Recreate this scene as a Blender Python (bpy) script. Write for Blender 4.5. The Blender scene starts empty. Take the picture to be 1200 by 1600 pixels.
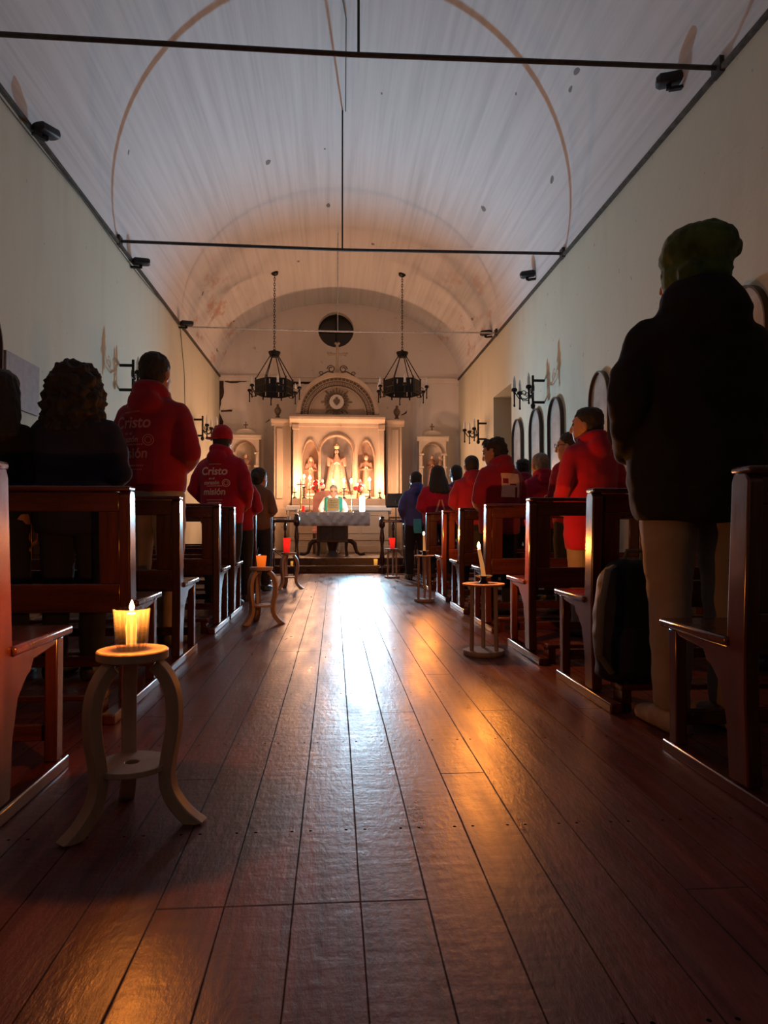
import bpy, bmesh, math, random
from mathutils import Vector, Matrix, noise
from mathutils.bvhtree import BVHTree
PI = math.pi
R = math.radians
random.seed(7)
sc = bpy.context.scene
COL = sc.collection

# ------------------------------------------------------------------ camera
FPX, CAMZ = 1100.0, 0.76
YAW, PITCH = R(4.05), R(1.146)
cam_d = bpy.data.cameras.new('camera')
cam = bpy.data.objects.new('camera', cam_d)
COL.objects.link(cam)
cam.location = (0, 0, CAMZ)
cam.rotation_euler = (PI/2 + PITCH, 0, -YAW)
cam_d.sensor_fit = 'VERTICAL'
cam_d.sensor_height = 36.0
cam_d.lens = 36.0*FPX/1600.0
cam_d.clip_start = 0.02
sc.camera = cam
_RM = cam.rotation_euler.to_matrix()
def P(x, y, Y):
    """the point of the plane Y = const seen at photograph position x, y"""
    d = _RM @ Vector(((x-600)/FPX, (800-y)/FPX, -1))
    t = Y/d.y
    return Vector((d.x*t, Y, CAMZ + d.z*t))

# ------------------------------------------------------------------ world, exposure, lights
w = bpy.data.worlds.new('night')
sc.world = w
w.use_nodes = True
w.node_tree.nodes['Background'].inputs[0].default_value = (0.25, 0.3, 0.42, 1)
w.node_tree.nodes['Background'].inputs[1].default_value = 0.02
vs = sc.view_settings
vs.view_transform = 'Standard'
vs.look = 'None'
vs.exposure = 0.0
vs.gamma = 1.0
vs.use_curve_mapping = False
cy = sc.cycles
cy.use_denoising = True
cy.max_bounces = 10
cy.diffuse_bounces = 5
cy.glossy_bounces = 4
cy.transparent_max_bounces = 12
cy.sample_clamp_indirect = 4.0
cy.use_light_tree = True
COOL = (0.36, 0.73, 1.0)
WARM = (1.0, 0.29, 0.04)
LAMP_AT = P(566, 779, 12.6)          # the bright white lamp candle on the altar table
LAMP_W = 760.0
FLAME_E = 7600.0
ALTAR_FLAME_E = 2300.0

# ------------------------------------------------------------------ materials
def newmat(name):
    m = bpy.data.materials.new(name)
    m.use_nodes = True
    nt = m.node_tree
    b = nt.nodes['Principled BSDF']
    return m, nt, b
class G:
    """tiny node graph helper"""
    def __init__(s, nt): s.nt = nt
    def n(s, t, **k):
        nd = s.nt.nodes.new(t)
        for a, v in k.items(): setattr(nd, a, v)
        return nd
    def link(s, a, b): s.nt.links.new(a, b)
    def _in(s, sock, v):
        if isinstance(v, (int, float)): sock.default_value = v
        elif isinstance(v, (tuple, list)): sock.default_value = v
        else: s.link(v, sock)
    def math(s, op, a, b=0.0, c=None):
        nd = s.n('ShaderNodeMath', operation=op)
        s._in(nd.inputs[0], a); s._in(nd.inputs[1], b)
        if c is not None: s._in(nd.inputs[2], c)
        return nd.outputs[0]
    def coords(s, scale=(1, 1, 1)):
        tc = s.n('ShaderNodeTexCoord'); mp = s.n('ShaderNodeMapping')
        mp.inputs['Scale'].default_value = scale
        s.link(tc.outputs['Object'], mp.inputs['Vector'])
        return mp.outputs['Vector']
    def noise(s, vec, scale, detail=4.0, rough=0.55):
        nd = s.n('ShaderNodeTexNoise')
        nd.inputs['Scale'].default_value = scale; nd.inputs['Detail'].default_value = detail
        nd.inputs['Roughness'].default_value = rough
        s.link(vec, nd.inputs['Vector'])
        return nd.outputs['Fac']
    def ramp(s, fac, stops):
        nd = s.n('ShaderNodeValToRGB')
        e = nd.color_ramp.elements
        while len(e) > 1: e.remove(e[-1])
        for i, (p, c) in enumerate(stops):
            el = e[0] if i == 0 else e.new(p)
            el.position = p
            el.color = c if len(c) == 4 else (*c, 1)
        s.link(fac, nd.inputs['Fac'])
        return nd.outputs['Color']
    def mix(s, fac, a, b, mode='MIX'):
        nd = s.n('ShaderNodeMix', data_type='RGBA', blend_type=mode)
        s._in(nd.inputs['Factor'], fac)
        for sock, v in ((nd.inputs[6], a), (nd.inputs[7], b)):
            if isinstance(v, tuple): sock.default_value = v if len(v) == 4 else (*v, 1)
            else: s.link(v, sock)
        return nd.outputs[2]
    def bump(s, h, strength, dist, bsdf):
        nd = s.n('ShaderNodeBump')
        nd.inputs['Strength'].default_value = strength
        nd.inputs['Distance'].default_value = dist
        s.link(h, nd.inputs['Height'])
        s.link(nd.outputs['Normal'], bsdf.inputs['Normal'])

def plain(name, c, rough=0.6, metal=0.0, vary=0.25, scale=18.0, bump=0.0, spec=None, coat=0.0, sss=0.0):
    m, nt, b = newmat(name); g = G(nt)
    v = g.coords()
    f = g.noise(v, scale)
    lo = tuple(x*(1-vary) for x in c); hi = tuple(min(1, x*(1+vary)) for x in c)
    g.link(g.ramp(f, [(0.3, lo), (0.7, hi)]), b.inputs['Base Color'])
    b.inputs['Roughness'].default_value = rough
    b.inputs['Metallic'].default_value = metal
    if spec is not None: b.inputs['Specular IOR Level'].default_value = spec
    if coat: b.inputs['Coat Weight'].default_value = coat; b.inputs['Coat Roughness'].default_value = 0.12
    if sss:
        b.inputs['Subsurface Weight'].default_value = sss
        b.inputs['Subsurface Radius'].default_value = (0.02, 0.008, 0.003)
    if bump: g.bump(f, bump, 0.01, b)
    return m
def wood(name, c1, c2, rough=0.35, stretch=(14, 14, 1.2), coat=0.0, spec=None):
    m, nt, b = newmat(name); g = G(nt)
    v = g.coords(stretch)
    f = g.noise(v, 2.2, 6, 0.6)
    g.link(g.ramp(f, [(0.3, c1), (0.7, c2)]), b.inputs['Base Color'])
    f2 = g.noise(g.coords(), 9.0, 3)
    mr = g.n('ShaderNodeMapRange')
    mr.inputs['To Min'].default_value = rough*0.75; mr.inputs['To Max'].default_value = rough*1.3
    g.link(f2, mr.inputs['Value']); g.link(mr.outputs[0], b.inputs['Roughness'])
    if coat: b.inputs['Coat Weight'].default_value = coat; b.inputs['Coat Roughness'].default_value = 0.15
    if spec is not None: b.inputs['Specular IOR Level'].default_value = spec
    g.bump(f, 0.12, 0.004, b)
    return m
def emitter(name, c, e, base=(0.8, 0.7, 0.5)):
    m, nt, b = newmat(name)
    b.inputs['Base Color'].default_value = (*base, 1)
    b.inputs['Emission Color'].default_value = (*c, 1)
    b.inputs['Emission Strength'].default_value = e
    b.inputs['Roughness'].default_value = 0.5
    return m
M = {}
def cloth(name, c, vary=0.18, rough=0.9):
    m, nt, b = newmat(name); g = G(nt)
    f = g.noise(g.coords(), 6.0, 5)
    wv = g.noise(g.coords((260, 260, 260)), 1.0, 1)
    g.link(g.ramp(f, [(0.3, tuple(x*(1-vary) for x in c)), (0.7, tuple(x*(1+vary) for x in c))]), b.inputs['Base Color'])
    b.inputs['Roughness'].default_value = rough
    b.inputs['Specular IOR Level'].default_value = 0.2
    b.inputs['Sheen Weight'].default_value = 0.15 if max(c) > 0.05 else 0.0
    b.inputs['Sheen Roughness'].default_value = 0.5
    g.bump(wv, 0.25, 0.002, b)
    return m

def floor_mat():
    m, nt, b = newmat('varnished_floorboards'); g = G(nt)
    tc = g.n('ShaderNodeTexCoord'); sp = g.n('ShaderNodeSeparateXYZ')
    g.link(tc.outputs['Object'], sp.inputs[0])
    X, Y = sp.outputs[0], sp.outputs[1]
    wob = g.noise(g.coords((3, 0.9, 1)), 1.0, 4)
    xx = g.math('ADD', X, g.math('MULTIPLY', g.math('SUBTRACT', wob, 0.5), 0.010))
    u = g.math('DIVIDE', g.math('ADD', xx, 0.081+0.136*40), 0.136)
    pid = g.math('FLOOR', u)
    fr = g.math('FRACT', u)
    edge = g.math('MINIMUM', fr, g.math('SUBTRACT', 1.0, fr))
    wn = g.n('ShaderNodeTexWhiteNoise', noise_dimensions='1D')
    g.link(pid, wn.inputs['W'])
    tone = wn.outputs['Value']
    # butt joints
    yj = g.math('ADD', Y, g.math('MULTIPLY', g.math('FLOOR', g.math('MULTIPLY', tone, 3.99)), 0.72))
    jf = g.math('FRACT', g.math('DIVIDE', yj, 2.88))
    jd = g.math('ABSOLUTE', g.math('SUBTRACT', jf, 0.5))
    joint = g.math('LESS_THAN', jd, 0.0011)
    seamw = g.math('ADD', 0.004, g.math('MULTIPLY', g.noise(g.coords((8, 5, 1)), 1.5, 4, 0.7), 0.042))
    seam = g.math('SUBTRACT', 1.0, g.math('SMOOTH_MIN', g.math('DIVIDE', edge, seamw), 1.0, 0.1))
    seam = g.math('MAXIMUM', g.math('MAXIMUM', seam, 0.0), g.math('MULTIPLY', joint, 0.7))
    # nail heads in rows over the joists
    ny = g.math('MULTIPLY', g.math('SUBTRACT', g.math('FRACT', g.math('DIVIDE', g.math('ADD', Y, 0.02), 0.72)), 0.5), 0.72)
    na = g.math('MULTIPLY', g.math('SUBTRACT', g.math('ABSOLUTE', g.math('SUBTRACT', fr, 0.5)), 0.33), 0.136)
    nd = g.math('SQRT', g.math('ADD', g.math('MULTIPLY', ny, ny), g.math('MULTIPLY', na, na)))
    nail = g.math('LESS_THAN', nd, 0.0042)
    grain = g.noise(g.coords((34, 0.8, 1)), 1.3, 4, 0.5)
    worn = g.noise(g.coords((2.2, 1.1, 1)), 1.5, 5, 0.6)
    base = g.ramp(grain, [(0.28, (0.042, 0.011, 0.013)), (0.72, (0.135, 0.036, 0.038))])
    base = g.mix(g.math('MULTIPLY', tone, 0.5), base, (0.055, 0.020, 0.020))
    wm = g.n('ShaderNodeMapRange'); wm.inputs['From Min'].default_value = 0.52; wm.inputs['From Max'].default_value = 0.75
    wm.inputs['To Max'].default_value = 0.28
    g.link(worn, wm.inputs['Value'])
    base = g.mix(wm.outputs[0], base, (0.15, 0.085, 0.075))
    base = g.mix(g.math('MAXIMUM', seam, nail), base, (0.004, 0.003, 0.003))
    g.link(base, b.inputs['Base Color'])
    rr = g.n('ShaderNodeMapRange'); rr.inputs['From Min'].default_value = 0.3; rr.inputs['From Max'].default_value = 0.7
    rr.inputs['To Min'].default_value = 0.27; rr.inputs['To Max'].default_value = 0.42
    g.link(g.noise(g.coords((7, 1.2, 1)), 1.6, 3, 0.5), rr.inputs['Value'])
    dirt = g.math('MAXIMUM', seam, nail)
    g.link(g.math('MULTIPLY_ADD', dirt, 0.5, rr.outputs[0]), b.inputs['Roughness'])
    g.link(g.math('MULTIPLY_ADD', dirt, -0.32, 0.32), b.inputs['Specular IOR Level'])
    h = g.math('ADD', g.math('MULTIPLY', g.noise(g.coords((5, 14, 1)), 2.0, 3, 0.5), 0.5), g.math('MULTIPLY', g.noise(g.coords((30, 11, 1)), 2.2, 5, 0.65), 0.6))
    g.bump(h, 0.55, 0.0042, b)
    return m
def plaster(name, c, stain=(0.5, 0.42, 0.33), amount=0.5, vertical=True, bump=0.25):
    m, nt, b = newmat(name); g = G(nt)
    n1 = g.noise(g.coords(), 0.9, 6, 0.6)
    n2 = g.noise(g.coords((3.0, 3.0, 0.35) if vertical else (3, 3, 3)), 1.3, 5, 0.6)
    f = g.math('MULTIPLY', n1, n2)
    mr = g.n('ShaderNodeMapRange'); mr.inputs['From Min'].default_value = 0.24; mr.inputs['From Max'].default_value = 0.45
    mr.inputs['To Max'].default_value = amount
    g.link(f, mr.inputs['Value'])
    col = g.mix(mr.outputs[0], c, stain)
    sp = g.noise(g.coords((4, 4, 4)), 2.4, 2)
    spots = g.math('GREATER_THAN', sp, 0.735)
    col = g.mix(g.math('MULTIPLY', spots, 0.55), col, tuple(x*0.55 for x in stain))
    g.link(col, b.inputs['Base Color'])
    b.inputs['Roughness'].default_value = 0.85
    b.inputs['Specular IOR Level'].default_value = 0.25
    g.bump(g.noise(g.coords(), 7.0, 6, 0.6), bump, 0.02, b)
    return m
def vault_mat():
    m, nt, b = newmat('painted_vault_boards'); g = G(nt)
    tc = g.n('ShaderNodeTexCoord'); sp = g.n('ShaderNodeSeparateXYZ')
    g.link(tc.outputs['Object'], sp.inputs[0])
    streak = g.noise(g.coords((9, 0.22, 9)), 1.5, 5, 0.6)
    broad = g.noise(g.coords((0.7, 0.4, 0.7)), 1.2, 4)
    col = g.ramp(streak, [(0.28, (0.50, 0.50, 0.51)), (0.50, (0.62, 0.62, 0.63)), (0.76, (0.71, 0.71, 0.72))])
    col = g.mix(g.math('MULTIPLY', broad, 0.35), col, (0.50, 0.49, 0.50))
    # peeling stains plus warm altar light painted reddish, low near the far wall
    dm = g.noise(g.coords((0.9, 0.8, 2.2)), 1.7, 5, 0.62)
    ds = g.n('ShaderNodeMapRange'); ds.inputs['From Min'].default_value = 0.56; ds.inputs['From Max'].default_value = 0.66
    ds.clamp = True
    g.link(dm, ds.inputs['Value'])
    ny = g.n('ShaderNodeMapRange'); ny.inputs['From Min'].default_value = 11.5; ny.inputs['From Max'].default_value = 13.0
    g.link(sp.outputs[1], ny.inputs['Value'])
    nz = g.n('ShaderNodeMapRange'); nz.inputs['From Min'].default_value = 5.55; nz.inputs['From Max'].default_value = 5.1
    g.link(sp.outputs[2], nz.inputs['Value'])
    k = g.math('MULTIPLY', g.math('MULTIPLY', ds.outputs[0], ny.outputs[0]), nz.outputs[0])
    col = g.mix(g.math('MULTIPLY', k, 0.75), col, (0.42, 0.22, 0.15))
    # a few flakes where paint came off
    fl = g.noise(g.coords((2.6, 1.3, 2.6)), 1.9, 1, 0.4)
    col = g.mix(g.math('MULTIPLY', g.math('GREATER_THAN', fl, 0.775), 0.8), col, (0.06, 0.055, 0.05))
    g.link(col, b.inputs['Base Color'])
    b.inputs['Roughness'].default_value = 0.62
    b.inputs['Specular IOR Level'].default_value = 0.35
    g.bump(g.noise(g.coords((16, 0.5, 16)), 1.5, 4), 0.25, 0.008, b)
    return m
def fluted_glass():
    m, nt, b = newmat('fluted_tumbler_glass'); g = G(nt)
    nt.nodes.remove(b)
    out = nt.nodes['Material Output']
    tc = g.n('ShaderNodeTexCoord'); sp = g.n('ShaderNodeSeparateXYZ')
    g.link(tc.outputs['Object'], sp.inputs[0])
    ang = g.math('ARCTAN2', sp.outputs[1], sp.outputs[0])
    s = g.math('SINE', g.math('MULTIPLY', ang, 18.0))
    f = g.math('MULTIPLY_ADD', s, 0.5, 0.5)
    col = g.ramp(f, [(0.35, (0.78, 0.74, 0.68)), (0.55, (0.99, 0.97, 0.93))])
    low = g.math('LESS_THAN', sp.outputs[2], 0.03)
    tr = g.n('ShaderNodeBsdfTransparent'); gl = g.n('ShaderNodeBsdfGlossy')
    g.link(col, tr.inputs[0])
    gl.inputs['Roughness'].default_value = 0.015
    lw = g.n('ShaderNodeLayerWeight'); lw.inputs['Blend'].default_value = 0.5
    fac = g.math('ADD', g.math('MULTIPLY', g.math('POWER', lw.outputs['Facing'], 4.0), 0.35), g.math('MULTIPLY_ADD', low, 0.10, 0.012))
    mx = g.n('ShaderNodeMixShader'); m2 = g.n('ShaderNodeMixShader')
    tl = g.n('ShaderNodeBsdfTranslucent'); tl.inputs[0].default_value = (0.9, 0.85, 0.75, 1)
    m2.inputs[0].default_value = 0.012
    g.link(tr.outputs[0], m2.inputs[1]); g.link(tl.outputs[0], m2.inputs[2])
    g.link(fac, mx.inputs[0]); g.link(m2.outputs[0], mx.inputs[1]); g.link(gl.outputs[0], mx.inputs[2])
    g.link(mx.outputs[0], out.inputs['Surface'])
    return m
def glow_glass(name, c, e, base):
    m, nt, b = newmat(name); g = G(nt)
    tc = g.n('ShaderNodeTexCoord'); sp = g.n('ShaderNodeSeparateXYZ')
    g.link(tc.outputs['Object'], sp.inputs[0])
    mr = g.n('ShaderNodeMapRange'); mr.inputs['From Min'].default_value = 0.0; mr.inputs['From Max'].default_value = 0.10
    mr.inputs['To Min'].default_value = 0.45
    g.link(sp.outputs[2], mr.inputs['Value'])
    b.inputs['Base Color'].default_value = (*base, 1)
    b.inputs['Emission Color'].default_value = (*c, 1)
    g.link(g.math('MULTIPLY', mr.outputs[0], e), b.inputs['Emission Strength'])
    b.inputs['Roughness'].default_value = 0.25
    return m

M['floor'] = floor_mat()
M['vault'] = vault_mat()
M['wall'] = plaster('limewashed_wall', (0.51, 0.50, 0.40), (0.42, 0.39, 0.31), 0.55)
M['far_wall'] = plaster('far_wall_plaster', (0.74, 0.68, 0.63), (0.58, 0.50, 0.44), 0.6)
M['bare'] = plain('exposed_dark_adobe', (0.05, 0.025, 0.018), 0.95, vary=0.5, bump=0.6)
M['line'] = plain('dark_shadow_line', (0.06, 0.055, 0.045), 0.9, vary=0.5)  # shade along the wall tops, put into the strip colour
M['step'] = wood('dark_step_wood', (0.030, 0.012, 0.010), (0.075, 0.030, 0.022), 0.28, (1.2, 14, 14))
M['pew'] = wood('dark_varnished_pew_wood', (0.027, 0.007, 0.006), (0.078, 0.018, 0.015), 0.24, (14, 14, 1.2), coat=0.35)
M['pew_x'] = wood('dark_varnished_pew_rail', (0.026, 0.007, 0.006), (0.074, 0.0175, 0.014), 0.26, (1.2, 14, 14), coat=0.35)
M['stool'] = wood('pale_sanded_plywood', (0.28, 0.185, 0.14), (0.40, 0.275, 0.215), 0.55, (10, 10, 1.5))
M['iron'] = plain('black_wrought_iron', (0.014, 0.013, 0.013), 0.45, 0.6, 0.3, 40, 0.1)
M['rod'] = plain('dark_steel_tie', (0.05, 0.045, 0.042), 0.55, 0.5, 0.3)
M['rod_lit'] = plain('lit_toned_steel_tie', (0.55, 0.52, 0.48), 0.5)  # lamplight on the farthest rod, put into a paler colour
M['cable'] = plain('dark_cable', (0.03, 0.03, 0.03), 0.6)
M['candle_white'] = plain('white_candle_tube', (0.72, 0.70, 0.66), 0.4, vary=0.05)
M['bulb'] = plain('frosted_bulb', (0.78, 0.77, 0.76), 0.25, vary=0.04)
M['stone'] = plaster('cream_altar_stone', (0.44, 0.345, 0.26), (0.31, 0.225, 0.16), 0.6, True, 0.15)
M['stone_lt'] = plaster('pale_niche_stone', (0.62, 0.54, 0.45), (0.5, 0.41, 0.32), 0.4, True, 0.1)
M['stone_dk'] = plain('brown_painted_ornament', (0.13, 0.085, 0.05), 0.8, vary=0.4, scale=30)
M['niche'] = plain('niche_paint', (0.42, 0.30, 0.22), 0.85, vary=0.15, scale=5)
M['niche_edge'] = plain('brown_niche_edge', (0.24, 0.145, 0.09), 0.8, vary=0.25, scale=12)
M['niche_gy'] = plain('grey_niche_paint', (0.30, 0.27, 0.25), 0.85, vary=0.2, scale=5)
M['white_cloth'] = cloth('white_altar_linen', (0.66, 0.68, 0.70), 0.05)
M['gold'] = plain('gilded_brass', (0.72, 0.56, 0.26), 0.35, 0.25, 0.2, 40)
M['brass'] = plain('polished_brass', (0.70, 0.50, 0.18), 0.22, 1.0, 0.1, 30)
M['wax'] = plain('cream_wax', (0.85, 0.70, 0.45), 0.5, vary=0.05, sss=0.6)
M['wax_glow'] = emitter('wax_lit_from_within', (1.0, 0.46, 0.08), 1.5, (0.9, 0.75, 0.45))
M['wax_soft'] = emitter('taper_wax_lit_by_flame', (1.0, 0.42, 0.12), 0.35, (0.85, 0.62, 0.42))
M['flame'] = emitter('candle_flame', WARM, FLAME_E)
M['flame_far'] = emitter('altar_candle_flame', (1.0, 0.50, 0.27), ALTAR_FLAME_E)
M['wick'] = plain('burnt_wick', (0.02, 0.015, 0.01), 0.9)
M['lamp'] = emitter('white_lamp_glow', (0.66, 0.90, 1.0), 80.0, (0.9, 0.95, 1.0))
M['tumbler'] = fluted_glass()
M['orange_glass'] = glow_glass('orange_votive_glow', (1.0, 0.17, 0.015), 0.95, (0.8, 0.25, 0.05))
M['red_glass'] = glow_glass('red_votive_glow', (1.0, 0.02, 0.012), 1.0, (0.6, 0.01, 0.01))
M['amber_glass'] = glow_glass('amber_votive_glow', (1.0, 0.42, 0.06), 0.9, (0.8, 0.45, 0.1))
M['skin'] = plain('skin', (0.36, 0.19, 0.12), 0.55, vary=0.1, sss=0.1)
M['skin_dk'] = plain('skin_tanned', (0.25, 0.125, 0.08), 0.55, vary=0.1, sss=0.1)
M['hair'] = plain('black_hair', (0.012, 0.009, 0.008), 0.7, vary=0.5, scale=60, bump=0.5)
M['hair_br'] = plain('dark_brown_hair', (0.022, 0.014, 0.010), 0.7, vary=0.5, scale=60, bump=0.5)
M['hair_gy'] = plain('greying_hair', (0.13, 0.12, 0.115), 0.6, vary=0.4, scale=60, bump=0.5)
M['red'] = cloth('red_hoodie_fleece', (0.31, 0.008, 0.040))
M['red_dk'] = cloth('maroon_hoodie_fleece', (0.23, 0.010, 0.034))
M['navy'] = cloth('navy_jacket_cloth', (0.020, 0.020, 0.045))
M['black'] = cloth('black_coat_cloth', (0.012, 0.011, 0.013))
M['blue'] = cloth('blue_hoodie_fleece', (0.065, 0.075, 0.26))
M['purple'] = cloth('purple_sweater_wool', (0.10, 0.035, 0.16))
M['brown'] = cloth('brown_jacket_cloth', (0.13, 0.075, 0.06))
M['jeans_gy'] = cloth('grey_washed_denim', (0.20, 0.17, 0.16))
M['khaki'] = cloth('khaki_trouser_cotton', (0.30, 0.24, 0.19))
M['trouser'] = cloth('dark_trouser_cotton', (0.022, 0.022, 0.030))
M['shoe'] = plain('dark_shoe_leather', (0.02, 0.018, 0.016), 0.5)
M['shoe_lt'] = plain('pale_shoe_canvas', (0.22, 0.18, 0.17), 0.7)
M['green_knit'] = cloth('mottled_green_knit', (0.042, 0.078, 0.022), 0.75)
M['cap_red'] = cloth('red_cap_cotton', (0.36, 0.012, 0.025))
M['print'] = plain('pale_screen_print', (0.62, 0.45, 0.45), 0.8, vary=0.08)
M['print_dim'] = plain('worn_pink_screen_print', (0.44, 0.17, 0.19), 0.8, vary=0.1)
M['print_warm'] = plain('faded_orange_print', (0.60, 0.30, 0.22), 0.8, vary=0.1)
M['cyan'] = cloth('turquoise_cloth', (0.06, 0.42, 0.62))
M['pack'] = cloth('navy_backpack_nylon', (0.006, 0.007, 0.016), 0.2, 0.7)
M['strap'] = cloth('grey_strap_webbing', (0.07, 0.075, 0.09))
M['vest_green'] = cloth('green_vestment', (0.01, 0.22, 0.17))
M['alb'] = cloth('white_alb_linen', (0.72, 0.75, 0.75), 0.05)
M['stole'] = cloth('mauve_vestment_panel', (0.26, 0.19, 0.26))
M['pink_cloth'] = cloth('pink_chair_cover', (0.55, 0.26, 0.22))
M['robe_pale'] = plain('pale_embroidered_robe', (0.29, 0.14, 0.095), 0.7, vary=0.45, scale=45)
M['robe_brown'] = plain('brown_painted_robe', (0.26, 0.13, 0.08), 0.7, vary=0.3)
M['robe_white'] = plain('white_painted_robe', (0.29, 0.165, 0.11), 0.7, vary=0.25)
M['statue_skin'] = plain('painted_statue_skin', (0.58, 0.38, 0.28), 0.6, vary=0.08)
M['petal_red'] = plain('red_petals', (0.45, 0.015, 0.02), 0.7, vary=0.35, scale=60)
M['petal_white'] = plain('white_petals', (0.75, 0.62, 0.56), 0.7, vary=0.15, scale=60)
M['leaf'] = plain('dark_leaves', (0.03, 0.06, 0.02), 0.6, vary=0.3)
M['frame_dk'] = wood('dark_frame_wood', (0.03, 0.018, 0.012), (0.07, 0.04, 0.028), 0.4)
M['pic'] = plain('pale_station_panel', (0.36, 0.36, 0.34), 0.25, vary=0.25, scale=4)
M['dark_glass'] = plain('night_dark_glass', (0.006, 0.006, 0.007), 0.12, vary=0.2)
M['door'] = wood('grey_door_paint', (0.20, 0.18, 0.14), (0.28, 0.25, 0.19), 0.6)
M['table_wood'] = wood('dark_altar_table_wood', (0.032, 0.016, 0.014), (0.075, 0.036, 0.03), 0.4)
M['blue_panel'] = plain('blue_black_door_panel', (0.020, 0.030, 0.055), 0.45, vary=0.3)
M['paper'] = plain('white_paper', (0.62, 0.60, 0.58), 0.8, vary=0.05)
M['black_metal'] = plain('black_stand_metal', (0.02, 0.02, 0.024), 0.5, 0.3)
M['grey_panel'] = plain('grey_painted_panel', (0.22, 0.20, 0.21), 0.7, vary=0.15)

# ------------------------------------------------------------------ mesh helpers
def obj(name, bm, mat, parent=None, smooth=True, bevel=0.0, sub=0):
    me = bpy.data.meshes.new(name)
    bmesh.ops.recalc_face_normals(bm, faces=bm.faces)
    bm.to_mesh(me); bm.free()
    return link(name, me, mat, parent, smooth, bevel, sub, True)
def link(name, me, mat, parent=None, smooth=True, bevel=0.0, sub=0, sharp=False):
    me.materials.clear(); me.materials.append(M[mat] if isinstance(mat, str) else mat)
    if smooth:
        for p in me.polygons: p.use_smooth = True
        if sharp: me.set_sharp_from_angle(angle=R(38))
    o = bpy.data.objects.new(name, me)
    COL.objects.link(o)
    if parent: o.parent = parent
    if bevel:
        md = o.modifiers.new('bevel', 'BEVEL'); md.width = bevel; md.segments = 2; md.limit_method = 'ANGLE'; md.angle_limit = R(40)
    if sub:
        md = o.modifiers.new('sub', 'SUBSURF'); md.levels = sub; md.render_levels = sub
    return o
def tag(o, label, cat, group=None):
    o['label'] = label; o['category'] = cat
    if group: o['group'] = group
    return o
def thing(name, label, cat, loc=(0, 0, 0), rz=0.0, group=None):
    o = bpy.data.objects.new(name, None)
    o.empty_display_size = 0.1
    COL.objects.link(o)
    o.location = loc; o.rotation_euler = (0, 0, rz)
    return tag(o, label, cat, group)
def struct(o):
    o['kind'] = 'structure'; return o
def dup(root, loc, rz=None, label=None, group=None, mirror=False):
    def cp(o, par):
        c = o.copy(); COL.objects.link(c)
        if par: c.parent = par
        for ch in list(o.children): cp(ch, c)
        return c
    r = cp(root, None)
    r.location = loc
    if rz is not None: r.rotation_euler = (0, 0, rz)
    if label: r['label'] = label
    if group: r['group'] = group
    return r
def NB(): return bmesh.new()
def box(bm, x0, x1, y0, y1, z0, z1, mtx=None):
    vs_ = [bm.verts.new((x, y, z)) for x in (x0, x1) for y in (y0, y1) for z in (z0, z1)]
    for f in ((0, 1, 3, 2), (4, 6, 7, 5), (0, 4, 5, 1), (2, 3, 7, 6), (0, 2, 6, 4), (1, 5, 7, 3)):
        bm.faces.new([vs_[i] for i in f])
    if mtx:
        for v in vs_: v.co = mtx @ v.co
    return bm
def loft(bm, rings, cap=True):
    """rings: lists of equal length of points"""
    vr = [[bm.verts.new(p) for p in r] for r in rings]
    n = len(vr[0])
    for a, b_ in zip(vr, vr[1:]):
        for i in range(n):
            bm.faces.new((a[i], a[(i+1) % n], b_[(i+1) % n], b_[i]))
    if cap:
        bm.faces.new(vr[0][::-1]); bm.faces.new(vr[-1])
    return bm
def ell(c, rx, ry, n=16, u=Vector((1, 0, 0)), v=Vector((0, 1, 0)), power=2.0):
    out = []
    for i in range(n):
        a = 2*PI*i/n
        ca, sa = math.cos(a), math.sin(a)
        if power != 2.0:
            ca = math.copysign(abs(ca)**(2/power), ca); sa = math.copysign(abs(sa)**(2/power), sa)
        out.append(Vector(c) + u*(rx*ca) + v*(ry*sa))
    return out
def tube(bm, pts, rad, n=10, cap=True, flat=1.0):
    pts = [Vector(p) for p in pts]
    if not isinstance(rad, (list, tuple)): rad = [rad]*len(pts)
    rings = []
    ref = None
    for i, p in enumerate(pts):
        d = (pts[min(i+1, len(pts)-1)] - pts[max(i-1, 0)]).normalized()
        if ref is None:
            ref = Vector((0, 0, 1)) if abs(d.z) < 0.9 else Vector((0, 1, 0))
        u = d.cross(ref).normalized(); v = u.cross(d).normalized(); ref = v
        rings.append(ell(p, rad[i], rad[i]*flat, n, u, v))
    return loft(bm, rings, cap)
def capsule(bm, pts, rad, n=12):
    """tube with rounded ends"""
    pts = [Vector(p) for p in pts]
    if not isinstance(rad, (list, tuple)): rad = [rad]*len(pts)
    a = (pts[0]-pts[1]).normalized(); b_ = (pts[-1]-pts[-2]).normalized()
    P2 = [pts[0]+a*rad[0]*0.92, pts[0]+a*rad[0]*0.6] + pts + [pts[-1]+b_*rad[-1]*0.6, pts[-1]+b_*rad[-1]*0.92]
    R2 = [rad[0]*0.3, rad[0]*0.8] + list(rad) + [rad[-1]*0.8, rad[-1]*0.3]
    return tube(bm, P2, R2, n)
def lathe(bm, prof, n=24, c=(0, 0, 0)):
    c = Vector(c)
    return loft(bm, [ell(c+Vector((0, 0, z)), max(r, 1e-4), max(r, 1e-4), n) for r, z in prof])
def ball(bm, c, r, n=12, m=8, sx=1, sy=1, sz=1, rot=None):
    rings = []
    for j in range(m+1):
        t = -PI/2 + PI*j/m
        rr = max(math.cos(t)*r, 1e-4)
        rings.append([Vector((p.x*sx, p.y*sy, p.z*sz)) for p in ell((0, 0, math.sin(t)*r), rr, rr, n)])
    for rg in rings:
        for p in rg:
            if rot: p.rotate(rot)
            p += Vector(c)
    return loft(bm, rings)
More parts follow.
